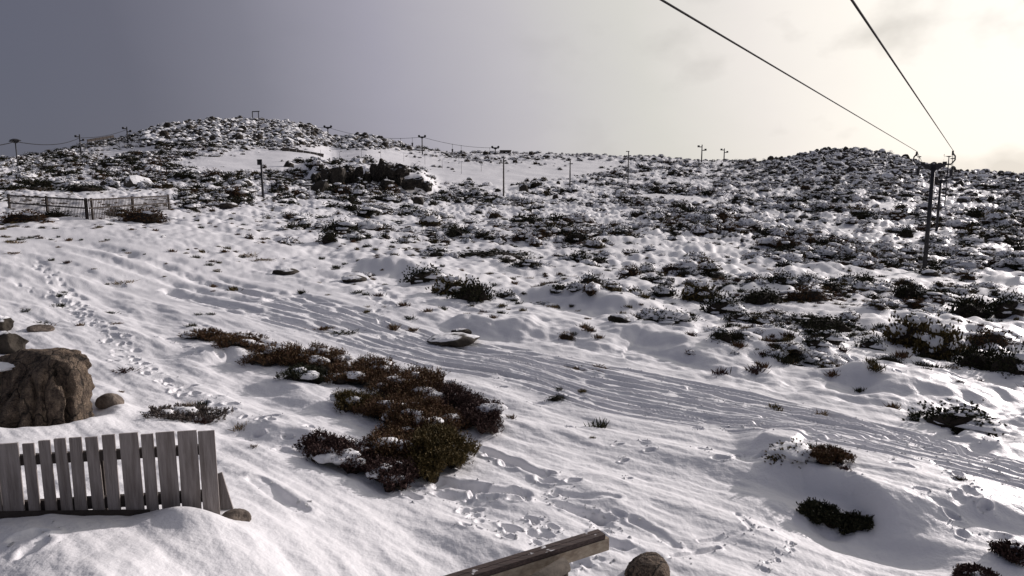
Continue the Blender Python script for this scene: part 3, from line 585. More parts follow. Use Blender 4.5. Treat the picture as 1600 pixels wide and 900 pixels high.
# ------------------------------------------------------------------ foreground heath thicket
hr = np.random.RandomState(21)
def heath(px, py, wpx, dpx, hgt, label, leaf, n, lumps, name='heath_bush', dens=1.25):
    X, Y = gp(px, py); s = (Y * CP + 1) / F; rx = wpx * s / 2; Ya = gp(px, py + dpx / 2)[1]; Yb = gp(px, py - dpx / 2)[1]; ry = max((Yb - Ya) / 2, .15)
    z0 = float(height([X], [Y], False)[0]); o = empty(name, (X, Y, z0), label, 'heath', 'heath thicket in the foreground' if px < 800 and px > 300 else None)
    n = int(n * dens * 1.0); a = hr.uniform(0, 2 * math.pi, n); q = np.sqrt(hr.uniform(0, 1, n)) * (1 + .22 * np.sin(3 * a + px) + .12 * np.sin(7 * a + py))
    x, y = np.cos(a) * q * rx, np.sin(a) * q * ry; g = height(X + x, Y + y, False) - z0
    dome = hgt * np.sqrt(np.clip(1 - (q / 1.25) ** 2, .02, 1)) * (.75 + .5 * (perlin((X + x) * 3.2, (Y + y) * 3.2) + .4))
    bz = g + dome * hr.uniform(.35, 1.0, n) ** .6
    d = np.stack([x / rx * .5, y / ry * .5 - .05, np.ones(n)], 1) + hr.normal(size=(n, 3)) * .33; d /= np.linalg.norm(d, axis=1)[:, None]
    B = np.stack([x, y, bz], 1); ln = hr.uniform(.07, .2, n) * min(.3 + 2.2 * hgt, 1.1)
    # stems
    V, Fc = [], []; k = 9
    sv, sf = tri_leaves(B - d * .06, d, ln + .08, np.full(n, .004), hr); V.append(sv); Fc.append(sf); off = len(sv)
    tt = hr.uniform(0, 1, (n, k)); bb = (B[:, None] + d[:, None] * (tt * ln[:, None])[..., None]).reshape(-1, 3)
    dl = np.repeat(d, k, 0) * .75 + hr.normal(size=(n * k, 3)) * .6; dl /= np.linalg.norm(dl, axis=1)[:, None]
    lv, lf = tri_leaves(bb, dl, hr.uniform(.025, .05, n * k), hr.uniform(.006, .011, n * k), hr); V.append(lv); Fc.append(lf + off)
    me = new_mesh('foliage', np.concatenate(V), np.concatenate(Fc), M[leaf]); link('foliage', me, o)
    # solid dark dome standing for inner twigs and the shade among them
    ga = np.linspace(0, 2 * math.pi, 40, endpoint=False); gr = np.linspace(0, 1, 12); gv = []; gf = []
    for i, rr_ in enumerate(gr):
        for aa in ga:
            qq = rr_ * (1 + .22 * math.sin(3 * aa + px) + .12 * math.sin(7 * aa + py)) * .86; xx, yy = math.cos(aa) * qq * rx, math.sin(aa) * qq * ry; gv.append((xx, yy, qq))
    gv = np.array(gv); gz = height(X + gv[:, 0], Y + gv[:, 1], False) - z0; dm = hgt * np.sqrt(np.clip(1 - (gv[:, 2] / 1.02) ** 2, 0, 1)) * (.75 + .5 * (perlin((X + gv[:, 0]) * 3.2, (Y + gv[:, 1]) * 3.2) + .4)) * .58 + .05 * perlin((X + gv[:, 0]) * 14, (Y + gv[:, 1]) * 14) - .02
    gf = [(i * 40 + j, i * 40 + (j + 1) % 40, (i + 1) * 40 + (j + 1) % 40, (i + 1) * 40 + j) for i in range(11) for j in range(40)]
    link('shade_hull', new_mesh('shade_hull', np.stack([gv[:, 0], gv[:, 1], gz + dm], 1), gf, M['twig_shade']), o)
    for i in range(lumps):
        a_ = hr.uniform(0, 6.28); q_ = math.sqrt(hr.uniform(0, .8)); xx, yy = math.cos(a_) * q_ * rx, math.sin(a_) * q_ * ry
        zz = float(height([X + xx], [Y + yy], False)[0]) - z0 + hgt * math.sqrt(max(1 - (q_ / 1.1) ** 2, .05)) * .98; sz = hr.uniform(.07, .17)
        v0, f0 = ICO[3]; nz_ = np.array([mnoise.fractal(Vector(t) * 1.8 + Vector((i * 3, px, 0)), 1, 2, 3) for t in v0]); vv = v0 * (1 + .4 * nz_)[:, None] * np.array([sz * hr.uniform(.9, 1.7), sz * hr.uniform(.7, 1.1), sz * .5])
        link('snow_clump', new_mesh('snow_clump', vv, f0, M['lump'], True), o, (xx, yy, zz))
for a in [(318, 524, 54, 10, .14, 'thin brown tip at the upper left end of the heath thicket', 'leaf_brown', 260, 1),
          (372, 543, 72, 14, .16, 'low brown heath near the upper left end of the thicket', 'leaf_brown', 420, 2),
          (372, 528, 70, 8, .10, 'narrow strip of heath along the upper edge of the thicket', 'leaf_brown', 260, 1),
          (436, 560, 84, 24, .26, 'brown heath with upright sprigs left of the thicket middle', 'leaf_brown', 760, 5),
          (500, 566, 90, 24, .26, 'heath with thick snow clumps in the middle of the thicket', 'leaf_brown', 760, 9),
          (480, 592, 70, 20, .18, 'low dark heath below the snow clumps', 'leaf_dark', 420, 3),
          (575, 590, 100, 36, .30, 'tall brown heath in the middle of the thicket', 'leaf_brown', 1100, 8),
          (645, 612, 100, 46, .34, 'dense brown heath on the upper right of the thicket', 'leaf_brown', 1300, 6),
          (560, 638, 76, 20, .2, 'small olive heath lobe beside the snow at the thicket left side', 'leaf_olive', 480, 3),
          (700, 628, 70, 40, .26, 'purple brown heath at the right shoulder of the thicket', 'leaf_purple', 800, 1),
          (655, 672, 110, 56, .34, 'dark brown heath in the lower centre of the thicket', 'leaf_brown', 1500, 7),
          (686, 722, 84, 60, .36, 'mossy olive heath at the lower right end of the thicket', 'leaf_olive', 1500, 0),
          (620, 720, 90, 46, .28, 'shaded brown heath left of the mossy end of the thicket', 'leaf_brown', 1100, 3),
          (545, 728, 96, 30, .24, 'black purple heath behind the snow lip at the thicket lower edge', 'leaf_purple', 900, 9),
          (615, 755, 70, 30, .22, 'dark purple heath at the bottom corner of the thicket', 'leaf_purple', 700, 5),
          (608, 652, 80, 30, .26, 'brown heath bridging the upper and lower halves of the thicket', 'leaf_brown', 700, 3),
          (735, 640, 40, 26, .2, 'small purple heath linking the thicket to the separate bush', 'leaf_purple', 320, 1),
          (500, 705, 50, 14, .14, 'thin purple sprigs at the left tip of the lower thicket', 'leaf_purple', 220, 1),
          (752, 660, 64, 36, .24, 'separate purple brown heath bush at the right of the thicket', 'leaf_purple', 800, 2),
          (1290, 744, 54, 18, .15, 'reddish brown heath bush below the ski tracks at lower right', 'leaf_brown', 600, 1),
          (1286, 796, 52, 10, .10, 'black heath bush peering out under the drift in the scoop', 'leaf_dark', 900, 0),
          (1335, 806, 40, 8, .07, 'small dark heath beside the black bush in the scoop', 'leaf_dark', 260, 0),
          (1524, 904, 50, 10, .05, 'reddish heath bush on the bottom edge near the right corner', 'leaf_purple', 600, 2),
          (1578, 880, 36, 8, .08, 'small purple heath bush near the bottom right corner', 'leaf_purple', 300, 1),
          (290, 645, 108, 28, .05, 'flat heath patch painted lens smear grey, alone in snow above the picket fence', 'leaf_smear_grey', 420, 4)]:
    heath(*a)

# ------------------------------------------------------------------ scattered shrubs over the moor
def density(px, py, X, Y, d):
    moor, groom, hill, rh = masks(px, py)
    cl = fbm(X * .07, Y * .05, 3); cl2 = perlin(X * .25 + 8, Y * .2)
    cl = cl + .5 * perlin(X * .035 + 3, Y * .1); streak = sst(.0, .34, cl + .45 * cl2)
    streak = .06 + .94 * streak
    g = moor * (1 - groom) ** 2 * streak * (1 - strips(px, py))
    g = g * (.72 + 1.1 * sst(950, 1300, px) + 1.7 * sst(520, 350, px) * sst(335, 305, py))
    g = g * np.where((px > 60) & (px < 480) & (py > 345), .35, 1) * (1 + .5 * sst(120, 60, d))
    g = g * (1 - .3 * sst(120, 220, d) * sst(900, 1100, px))
    g = g + .04 * sst(0, -60, py - np.interp(px, MLX, MLY) - 70) + .006
    return g
def scatter(n, d0, d1, pw, u0=-.86, u1=.86):
    q = RS.uniform(0, 1, n); d = (d0 ** pw + q * (d1 ** pw - d0 ** pw)) ** (1 / pw); u = RS.uniform(u0, u1, n); X = u * d; Y = d
    z, px, py, dd = base(X, Y); return X, Y, px, py, d
shr = []
X, Y, px, py, d = scatter(26000, 16, 335, 1.35)
w_ = density(px, py, X, Y, d) * (d / 60) ** .30 * .55
k = RS.uniform(0, 1, len(X)) < w_; X, Y, px, py, d = (t[k] for t in (X, Y, px, py, d))
nk = RS.poisson(np.where(RS.uniform(0, 1, len(X)) < .3, 5.5, .1)); rep = np.repeat(np.arange(len(X)), nk); aa = RS.uniform(0, 6.28, len(rep)); rr_ = np.sqrt(RS.uniform(0, 1, len(rep))) * (1.0 + .012 * d[rep])
X = np.concatenate([X, X[rep] + 1.7 * rr_ * np.cos(aa)]); Y = np.concatenate([Y, Y[rep] + rr_ * np.sin(aa)]); _z, px, py, d = base(X, Y)
size = RS.lognormal(-.3, .62, len(X)) * (.7 + .5 * sst(20, 120, d)); size = np.minimum(np.clip(size, .22, 2.8), 40 * d / F) * np.where(py - np.interp(px, MLX, MLY) > -8, .4, 1)
Z = height(X, Y, False)
moor, groom, hill, rh = masks(px, py)
keep = ~((hill > .5) | ((rh > .5) & (RS.uniform(0, 1, len(X)) < .5)))
# keep clear of the named things
keep &= ~((px > 393) & (px < 429) & (py > 285) & (py < 322)) & (strips(px, py) < .6) & (groom < RS.uniform(.1, 1.25, len(X))) & (moor > .1)
keep &= ~((px > -20) & (px < 285) & (py > 298) & (py < 352))
cl = [(gp(1390, 432), 3.5), (gp(700, 462), 2.6), (gp(1235, 474), 3), (gp(1100, 478), 2.2), (gp(1460, 560), 2.6), (gp(1495, 665), 1.3), (gp(135, 340), 5)]
for (a, b_), r_ in cl: keep &= np.hypot(X - a, Y - b_) > r_
X, Y, Z, px, py, d, size = (t[keep] for t in (X, Y, Z, px, py, d, size))
vi = np.where(RS.uniform(0, 1, len(X)) < np.where((px < 560) & (py < 335), .2, .52), RS.randint(6, 12, len(X)), RS.randint(0, 6, len(X))); rz = RS.uniform(0, 6.28, len(X)); hs = RS.uniform(.6, 1.1, len(X))
app = size / d; order = np.argsort(-app)
inview = (px > 5) & (px < 1595) & (py > 200) & (py < 890); order = [i for i in order if inview[i]]
ind = order[:215]; rest = np.ones(len(X), bool); rest[ind] = False
LAND = [(135, 325, 'the paling snow fence'), (411, 285, 'the pole with a small box'), (575, 280, 'the dark crag'), (787, 275, 'the plain leaning pole'), (890, 265, 'the short middle pole'), (981, 258, 'the pole with a stub arm'),
        (356, 322, 'the lone rounded rock'), (700, 455, 'the central shrub clump'), (770, 400, 'the long low shrub'), (530, 362, 'the snow topped shrub'), (550, 438, 'the smooth dark rock'), (1105, 470, 'the paired clumps'), (1235, 470, 'the long dark clump'),
        (1440, 410, 'the near tower foot'), (1462, 378, 'the second tower foot'), (1460, 545, 'the big right hand thicket'), (1495, 655, 'the snow filled mound'), (1010, 515, 'the rocks on the drift'), (1290, 735, 'the lower brown shrub'), (1330, 245, 'the right summit'), (1200, 330, 'right summit moor'), (1330, 325, 'the white snow strip'), (1560, 340, 'the right edge snow patch'), (330, 240, 'the rocky left summit'), (900, 330, 'the middle moor')]
def say(i):
    x, y = px[i], py[i]; lx, ly, nm = min(LAND, key=lambda t: math.hypot((t[0] - x), (t[1] - y) * 2.2)); dx, dy = x - lx, (y - ly) * 2.2
    if math.hypot(dx, dy) < 30: w1 = 'close to'
    elif abs(dx) > 2 * abs(dy): w1 = 'left of' if dx < 0 else 'right of'
    elif abs(dy) > 2 * abs(dx): w1 = 'behind' if dy < 0 else 'in front of'
    else: w1 = ('behind and ' if dy < 0 else 'in front and ') + ('left of' if dx < 0 else 'right of')
    sz_ = app[i] * F; s1 = 'tiny' if sz_ < 14 else ('small' if sz_ < 20 else ('medium' if sz_ < 30 else 'large')); c, sn = VDESC[int(vi[i])]
    return '%s %s %s shrub %s %s' % (s1, sn, c, w1, nm), 'shrubs around ' + nm.replace('the ', '', 1)
labs = {}
for i in ind: labs.setdefault(say(i)[0], []).append(i)
LAB = {}
for l_, ii in labs.items():
    ii.sort(key=lambda i: px[i]); n_ = len(ii)
    for k, i in enumerate(ii):
        t = l_ if n_ == 1 else l_ + (', the left one' if k == 0 else ', the right one' if k == n_ - 1 else ', the middle one' if n_ == 3 else ', %s from left' % ['', 'second', 'third', 'fourth', 'fifth', 'sixth', 'seventh', 'eighth'][min(k, 7)])
        while len(t.split()) > 16: t = t.split(' ', 1)[1]
        LAB[i] = t
for i in ind:
    l_, g_ = LAB[i], say(i)[1]; v = int(vi[i]); big = app[i] * F > 26; mf, ms = FINE[v]; ma_ = VAR[v][2]
    o = link('shrub', mf if big else ma_, None, (X[i], Y[i], Z[i] - .06)); o.scale = (size[i], size[i], size[i] * hs[i]); o.rotation_euler = (0, 0, rz[i]); tag(o, l_, 'shrub', g_)
    if big and ms: link('snow_cap', ms, o)['kind'] = 'stuff'

def instancer(name, meshes, X, Y, Z, S, R, I, label, sz=None):
    c = bpy.data.collections.new(name + '_kinds')
    for k, me in enumerate(meshes):
        o = bpy.data.objects.new('%s_kind_%02d' % (name, k), me); c.objects.link(o)
    me = bpy.data.meshes.new(name); n = len(X); me.vertices.add(n); me.vertices.foreach_set('co', np.stack([X, Y, Z], 1).astype('f4').ravel())
    sc = np.stack([S, S, S * (sz if sz is not None else 1)], 1).astype('f4'); ro = np.zeros((n, 3), 'f4'); ro[:, 2] = R
    for nm, ty, dt in (('isc', 'FLOAT_VECTOR', sc), ('iro', 'FLOAT_VECTOR', ro)):
        at = me.attributes.new(nm, ty, 'POINT'); at.data.foreach_set('vector', dt.ravel())
    at = me.attributes.new('iid', 'INT', 'POINT'); at.data.foreach_set('value', I.astype('i4'))
    o = link(name, me); tag(o, label, kind='stuff')
    ng = bpy.data.node_groups.new(name, 'GeometryNodeTree'); ng.interface.new_socket('Geometry', in_out='INPUT', socket_type='NodeSocketGeometry'); ng.interface.new_socket('Geometry', in_out='OUTPUT', socket_type='NodeSocketGeometry')
    a = ng.nodes.new('NodeGroupInput'); b_ = ng.nodes.new('NodeGroupOutput'); ip = ng.nodes.new('GeometryNodeInstanceOnPoints'); ci = ng.nodes.new('GeometryNodeCollectionInfo')
    ci.inputs[0].default_value = c; ci.inputs['Separate Children'].default_value = True; ci.inputs['Reset Children'].default_value = True; ip.inputs['Pick Instance'].default_value = True
    def na_(nm, ty):
        q = ng.nodes.new('GeometryNodeInputNamedAttribute'); q.data_type = ty; q.inputs[0].default_value = nm; return next(s for s in q.outputs if s.enabled and s.name == 'Attribute')
    ng.links.new(a.outputs[0], ip.inputs['Points']); ng.links.new(ci.outputs[0], ip.inputs['Instance']); ng.links.new(na_('iid', 'INT'), ip.inputs['Instance Index'])
    ro_ = ng.nodes.new('FunctionNodeEulerToRotation'); ng.links.new(na_('iro', 'FLOAT_VECTOR'), ro_.inputs[0]); ng.links.new(ro_.outputs[0], ip.inputs['Rotation']); ng.links.new(na_('isc', 'FLOAT_VECTOR'), ip.inputs['Scale'])
    ng.links.new(ip.outputs[0], b_.inputs[0]); md = o.modifiers.new('scatter', 'NODES'); md.node_group = ng; return o
print('shrubs', len(X), 'rest', rest.sum())
instancer('distant_heath', [v[2] for v in VAR], X[rest], Y[rest], Z[rest] - .06, size[rest], rz[rest], vi[rest], 'mass of dark low shrubs covering the far snowy moor', hs[rest])

# small tufts showing through the snow
X, Y, px, py, d = scatter(60000, 9, 150, 1.25); yl = np.interp(px, MLX, MLY); w_ = (density(px, py, X, Y, d) * .45 + .02 + .22 * sst(60, -10, py - yl) * sst(.05, .5, fbm(X * .3, Y * .25, 2))) * sst(-.5, .3, perlin(X * .6, Y * .5))
k = RS.uniform(0, 1, len(X)) < w_; X, Y, px, py, d = (t[k] for t in (X, Y, px, py, d)); Z = height(X, Y, False)
k = (np.hypot(X - BLD[0], Y - BLD[1]) > 1.2); X, Y, Z, d = X[k], Y[k], Z[k], d[k]
instancer('heath_sprigs', TUFT, X, Y, Z - .02, RS.uniform(.12, .42, len(X)), RS.uniform(0, 6.28, len(X)), RS.choice([0, 0, 1, 2, 3, 4], len(X)), 'sparse dark sprigs of heath poking through the snow')

# crumbs of snow kicked up by skis and boots
cx_, cy_ = [], []
for a, b_, th, sz_, dep in PRINTS:
    for _ in range(5): q_ = rnd.uniform(1.2, 2.6) * sz_; th2 = rnd.uniform(0, 6.28); cx_.append(a + q_ * math.cos(th2)); cy_.append(b_ + q_ * math.sin(th2))
for pts, dep, wd in TRACKS:
    for (a, b_), (c, e_) in zip(pts[:-1], pts[1:]):
        for _ in range(5): f_ = rnd.random(); cx_.append(a + (c - a) * f_ + rnd.gauss(0, .1)); cy_.append(b_ + (e_ - b_) * f_ + rnd.gauss(0, .1))
cx_, cy_ = np.array(cx_), np.array(cy_); k = np.hypot(cx_, cy_) < 26; cx_, cy_ = cx_[k], cy_[k]
def clod(i):
    v, f = ICO[1]; v = v * (1 + .35 * np.random.RandomState(i).normal(size=(len(v), 1))) * np.array([1, .8, .6]); return new_mesh('clod', v, f, M['lump'])
instancer('snow_crumbs', [clod(i) for i in range(4)], cx_, cy_, height(cx_, cy_) + .004, np.clip(RS.lognormal(-4.4, .45, len(cx_)), .006, .026), RS.uniform(0, 6.28, len(cx_)), RS.randint(0, 4, len(cx_)), 'loose crumbs of snow along the ski tracks and footprints')

# boulder fields on the two summits and the crests
RV = [rock_mesh('field_rock', 500 + i, 2, (.6, .5, .42), M['rock_snow'], cuts=9, rough=.1) for i in range(6)] + [rock_mesh('field_rock', 540 + i, 2, (.55, .45, .6), M['rock_dark'], cuts=9, rough=.1) for i in range(3)]
X, Y, px, py, d = scatter(90000, 90, 345, 2.0); moor, groom, hill, rh = masks(px, py)
w_ = np.clip(hill * .75 + rh * .34 + .012 * moor * (1 - groom), 0, 1); k = RS.uniform(0, 1, len(X)) < w_; X, Y, px, py, d, hill = (t[k] for t in (X, Y, px, py, d, hill)); Z = height(X, Y, False)
instancer('boulder_field', RV, X, Y, Z + .05, np.clip(RS.lognormal(.1, .5, len(X)), .4, 3.4) * np.where(hill > .3, 1.25, 1), RS.uniform(0, 6.28, len(X)), RS.choice([0, 1, 2, 3, 4, 5, 0, 1, 2, 3, 4, 5, 6, 7, 8], len(X)), 'snow dusted boulder fields over the two rocky summits')


# ------------------------------------------------------------------ foreground picket fence
def fpt(x, y, d): return P(x, y, d)
FA, FB = (0, 6.05), (335, 6.55)                       # photo column, distance at the fence's two ends
def fd(x): return FA[1] + (FB[1] - FA[1]) * x / 335
fence = empty('picket_fence', (*P(170, 800, fd(170))[:2], hz(*P(170, 800, fd(170))[:2])), 'weathered grey wooden picket fence half buried in snow at lower left', 'fence')
edges = [(-42, -10), (-5, 28), (35, 53), (60, 78), (84, 102), (108, 127), (133, 152), (159, 179), (186, 215), (220, 239), (243, 272), (277, 307), (309, 335)]
pr = random.Random(8)
fdir = (P(335, 740, FB[1]) - P(0, 740, FA[1])); fdir.z = 0; fdir.normalize(); fn = Vector((fdir.y, -fdir.x, 0))
for a, c in edges:
    d0 = fd((a + c) / 2); yt = np.interp((a + c) / 2, [0, 335], [694, 671]) + pr.uniform(-3, 2.5); tl, trr = P(a, yt, fd(a)), P(c, yt - (c - a) * .07, fd(c))
    ht = 1.35; lean = fdir * pr.uniform(-.012, .02); th = fn * .011
    bl, br = tl + lean - Vector((0, 0, ht)), trr + lean - Vector((0, 0, ht))
    bl += fdir * pr.uniform(-.004, .004)
    v = [tl + th, trr + th, br + th, bl + th, tl - th, trr - th, br - th, bl - th]
    MB().add(v, [(0, 3, 2, 1), (4, 5, 6, 7), (0, 1, 5, 4), (1, 2, 6, 5), (2, 3, 7, 6), (3, 0, 4, 7)]).build('picket', M['picket'], fence)
for ya, yb, hh_ in ((723, 703, .1), (797, 776, .12)):
    p, q_ = P(-60, ya + 3, fd(-60)) - fn * .036, P(330, yb, fd(330)) - fn * .036
    MB().beam(p, q_, .045, hh_).build('rail', M['railing'], fence)
for x in (-20, 150, 318):
    p = P(x, 720, fd(x)) - fn * .10; MB().beam(p + Vector((0, 0, .03)), p - Vector((0, 0, 1.1)), .08, .08, fdir).build('post', M['railing'], fence)
MB().beam(P(334, 742, 6.75), P(356, 812, 6.75), .17, .03, fn).build('brace', M['picket'], fence)
MB().beam(P(-60, 810, fd(-60)) + fn * .03, P(235, 806, fd(235)) + fn * .03, .03, .16).build('kickboard', M['railing'], fence)

# ------------------------------------------------------------------ timber rail at the bottom edge
e1 = P(940, 834, 6.0); e0 = P(613, 935, (e1.z - H) / float(ang_t(935)))
rail = empty('timber_rail', (e1.x - .5, e1.y - .3, hz(e1.x - .5, e1.y - .3)), 'weathered timber barrier rail with a round log end at the bottom edge', 'rail')
ax = (e1 - e0).normalized(); sd = ax.cross(Vector((0, 0, 1))).normalized()
for o_ in (-.031, .031): MB().beam(e0 + sd * o_, e1 + sd * o_, .056, .045).build('top_plank', M['timber_top'], rail)
MB().beam(e0 - Vector((0, 0, .026)) + sd * .012, e1 - ax * .004 - Vector((0, 0, .026)) + sd * .012, .1, .006).build('packing_strip', M['railing'], rail)
MB().beam(e0 - Vector((0, 0, .092)) + sd * .03, e1 + ax * .05 - Vector((0, 0, .092)) + sd * .03, .05, .125).build('side_board', M['timber'], rail)
lc = P(884, 882, 5.6) ; ld = (lc - (P(770, 950, 5.15))).normalized(); l0 = lc - ld * 1.3
MB().tube([l0, lc - ld * .4, lc], [.075, .073, .07], 16).build('log_brace', M['log'], rail, True)
MB().tube([lc - ld * .001, lc + ld * .004], [.066, .06], 16).build('cut_end', M['logend'], rail)
for t_ in (.25, .8):
    c = e0 + (e1 - e0) * t_ - sd * .03; MB().tube([c - Vector((0, 0, 1.1)), c - Vector((0, 0, .03))], .05, 12).build('post', M['log'], rail, True)

# ------------------------------------------------------------------ paling snow fence at mid left
def paling_fence():
    a, b_, c = (12, 328, 304), (137, 343, 311), (262, 334, 305)
    ga, gb = gp(a[0], a[1]), gp(b_[0], b_[1] + 1); gc = gp(c[0], c[1]); o = empty('paling_fence', (*gb, hz(*gb)), 'long brown paling snow fence with a corner on the left slope', 'fence')
    tops = [P(x, yt, g[1]) for (x, yb, yt), g in zip((a, b_, c), (ga, gb, gc))]
    for i in (0, 1):
        p, q_ = tops[i], tops[i + 1]; n = 58; dirv = (q_ - p).normalized(); mb = MB()
        for k in range(n):
            f = (k + .5) / n; t_ = p + (q_ - p) * f; g = hz(t_.x, t_.y); mb.box((t_.x, t_.y, (t_.z + g - .1) / 2), dirv * .024, Vector((-dirv.y, dirv.x, 0)) * .01, (0, 0, (t_.z - g + .1 + rnd.uniform(-.05, .05)) / 2))
        pn = mb.build('paling_panel', M['farpal'], o); pn['kind'] = 'stuff'
        for h_ in (.06, .62):
            off = Vector((-dirv.y, dirv.x, 0)) * -.05; g0, g1 = tops[i].z, tops[i + 1].z
            MB().beam(p - Vector((0, 0, h_)) + off, q_ - Vector((0, 0, h_)) + off, .07, .1).build('rail', M['railing'], o)
    for f, (p, q_) in ((0, tops[:2]), (.5, tops[:2]), (.97, tops[:2]), (.03, tops[1:]), (.5, tops[1:]), (1, tops[1:])):
        t_ = p + (q_ - p) * f; g = hz(t_.x, t_.y); MB().beam(t_ + Vector((0, .06, .06)), (t_.x, t_.y + .06, g - .3), .12, .12, (1, 0, 0)).build('post', M['railing'], o)
paling_fence()

# ------------------------------------------------------------------ lift towers, cables, poles
def ground_at(x, d): a, b_ = gpd(x, d); return Vector((a, b_, hz(a, b_)))
LDIR = Vector((.665, 1, 0)).normalized(); LS = Vector((LDIR.y, -LDIR.x, 0))
def lift_tower(x, ytop, d, arm, label, r0=.11, detail=True, group='drag lift towers running up the right hand slope'):
    g = ground_at(x, d); top = zrow(ytop, d); o = empty('lift_tower', g, label, 'lift tower', group)
    T = Vector((g.x, g.y, top)); MB().tube([g - Vector((0, 0, .4)), T], [r0 * 1.15, r0], 12).build('shaft', M['steel'], o, True)
    arm_m = MB(); arm_m.beam(T - LS * arm + Vector((0, 0, .03)), T + LS * arm + Vector((0, 0, .03)), .12, .09); arm_m.build('cross_arm', M['steel'], o)
    gm = MB(); w2, hh_ = arm * .72, .34
    v = [T + LS * sx * w2 - Vector((0, 0, .02)) + LDIR * sy for sy in (-.04, .04) for sx in (-1, 1)] + [T + LS * sx * r0 * .9 - Vector((0, 0, hh_)) + LDIR * sy for sy in (-.04, .04) for sx in (-1, 1)]
    gm.add(v, [(0, 1, 5, 4), (2, 6, 7, 3), (0, 4, 6, 2), (1, 3, 7, 5), (0, 2, 3, 1), (4, 5, 7, 6)]).build('gusset', M['steel'], o)
    ends = []
    for s in (-1, 1):
        e = T + LS * s * arm; pts = [e + Vector((0, 0, .05)), e + LS * s * .16 + Vector((0, 0, .28)), e + LS * s * .15 + Vector((0, 0, .5)), e + LS * s * .02 + Vector((0, 0, .68))]
        MB().tube(pts, .04 if detail else .05, 8).build('sheave_bracket', M['steel'], o, True); c = pts[-1]
        wh = MB(); wh.tube([c - LS * .05, c + LS * .05], .13, 14); wh.build('sheave', M['steel'], o); ends.append(c + Vector((0, 0, .14)))
    if detail:
        for s in (-1, 1): MB().abox(T + LS * s * (arm * .62) + Vector((0, 0, .12)), .16, .16, .14).build('junction_box', M['steel'], o)
    return ends
E1 = lift_tower(1444, 258, 40, .88, 'tall dark lift tower nearest the camera with T shaped head at right')
E2 = lift_tower(1462.5, 282, 72, .9, 'second lift tower seen just right of the nearest one', .115, False)
E3 = lift_tower(1475.5, 276, 130, .9, 'thin third lift tower behind the second at right', .09, False)
E4 = lift_tower(1480, 244, 240, 1.4, 'small T shaped lift tower standing on the right skyline', .16, False)
def sag(p, q_, s, n=16): return [p + (q_ - p) * (i / n) - Vector((0, 0, s * 4 * (i / n) * (1 - i / n))) for i in range(n + 1)]
B0 = [P(1130, 57, 10.3), P(1331, 0, 8.1)]; 
for s, lab in ((0, 'left hauling cable crossing the sky to the near lift tower'), (1, 'right hauling cable crossing the sky to the near lift tower')):
    e = E1[s]; b0 = B0[s]; ext = b0 + (b0 - e).normalized() * 40
    pts = sag(ext, e, .0, 24)[:-1] + sag(e, E2[s], .25)[:-1] + sag(E2[s], E3[s], .5)[:-1] + sag(E3[s], E4[s], .8)
    c = MB().tube(pts, .0145, 6).build('haul_cable', M['cable'], None, True, loc=tuple(e)); tag(c, lab, 'cable', 'lift cables at right')
def hanger(p, ln, label, group, sc=1.0):
    o = empty('drag_hanger', p, label, 'lift hanger', group)
    MB().abox(p - Vector((0, 0, .02)), .08 * sc, .3 * sc, .06 * sc).build('grip', M['steel'], o); MB().tube([p - Vector((0, 0, .05)), p - Vector((0, 0, ln))], .02 * sc, 6).build('rod', M['steel'], o)
    MB().tube([p - Vector((0, 0, ln)), p - Vector((0, 0, ln + .42 * sc))], [.12 * sc, .09 * sc], 10).build('spring_box', M['steel'], o)
for s, f, lab in ((0, .10, 'dark drag lift spring box hanging left of the near tower shaft'), (1, .16, 'dark drag lift spring box hanging right of the near tower shaft')):
    pts = sag(E1[s], E2[s], .25, 100); hanger(pts[int(f * 100)], .75, lab, 'spring boxes at the near lift tower')

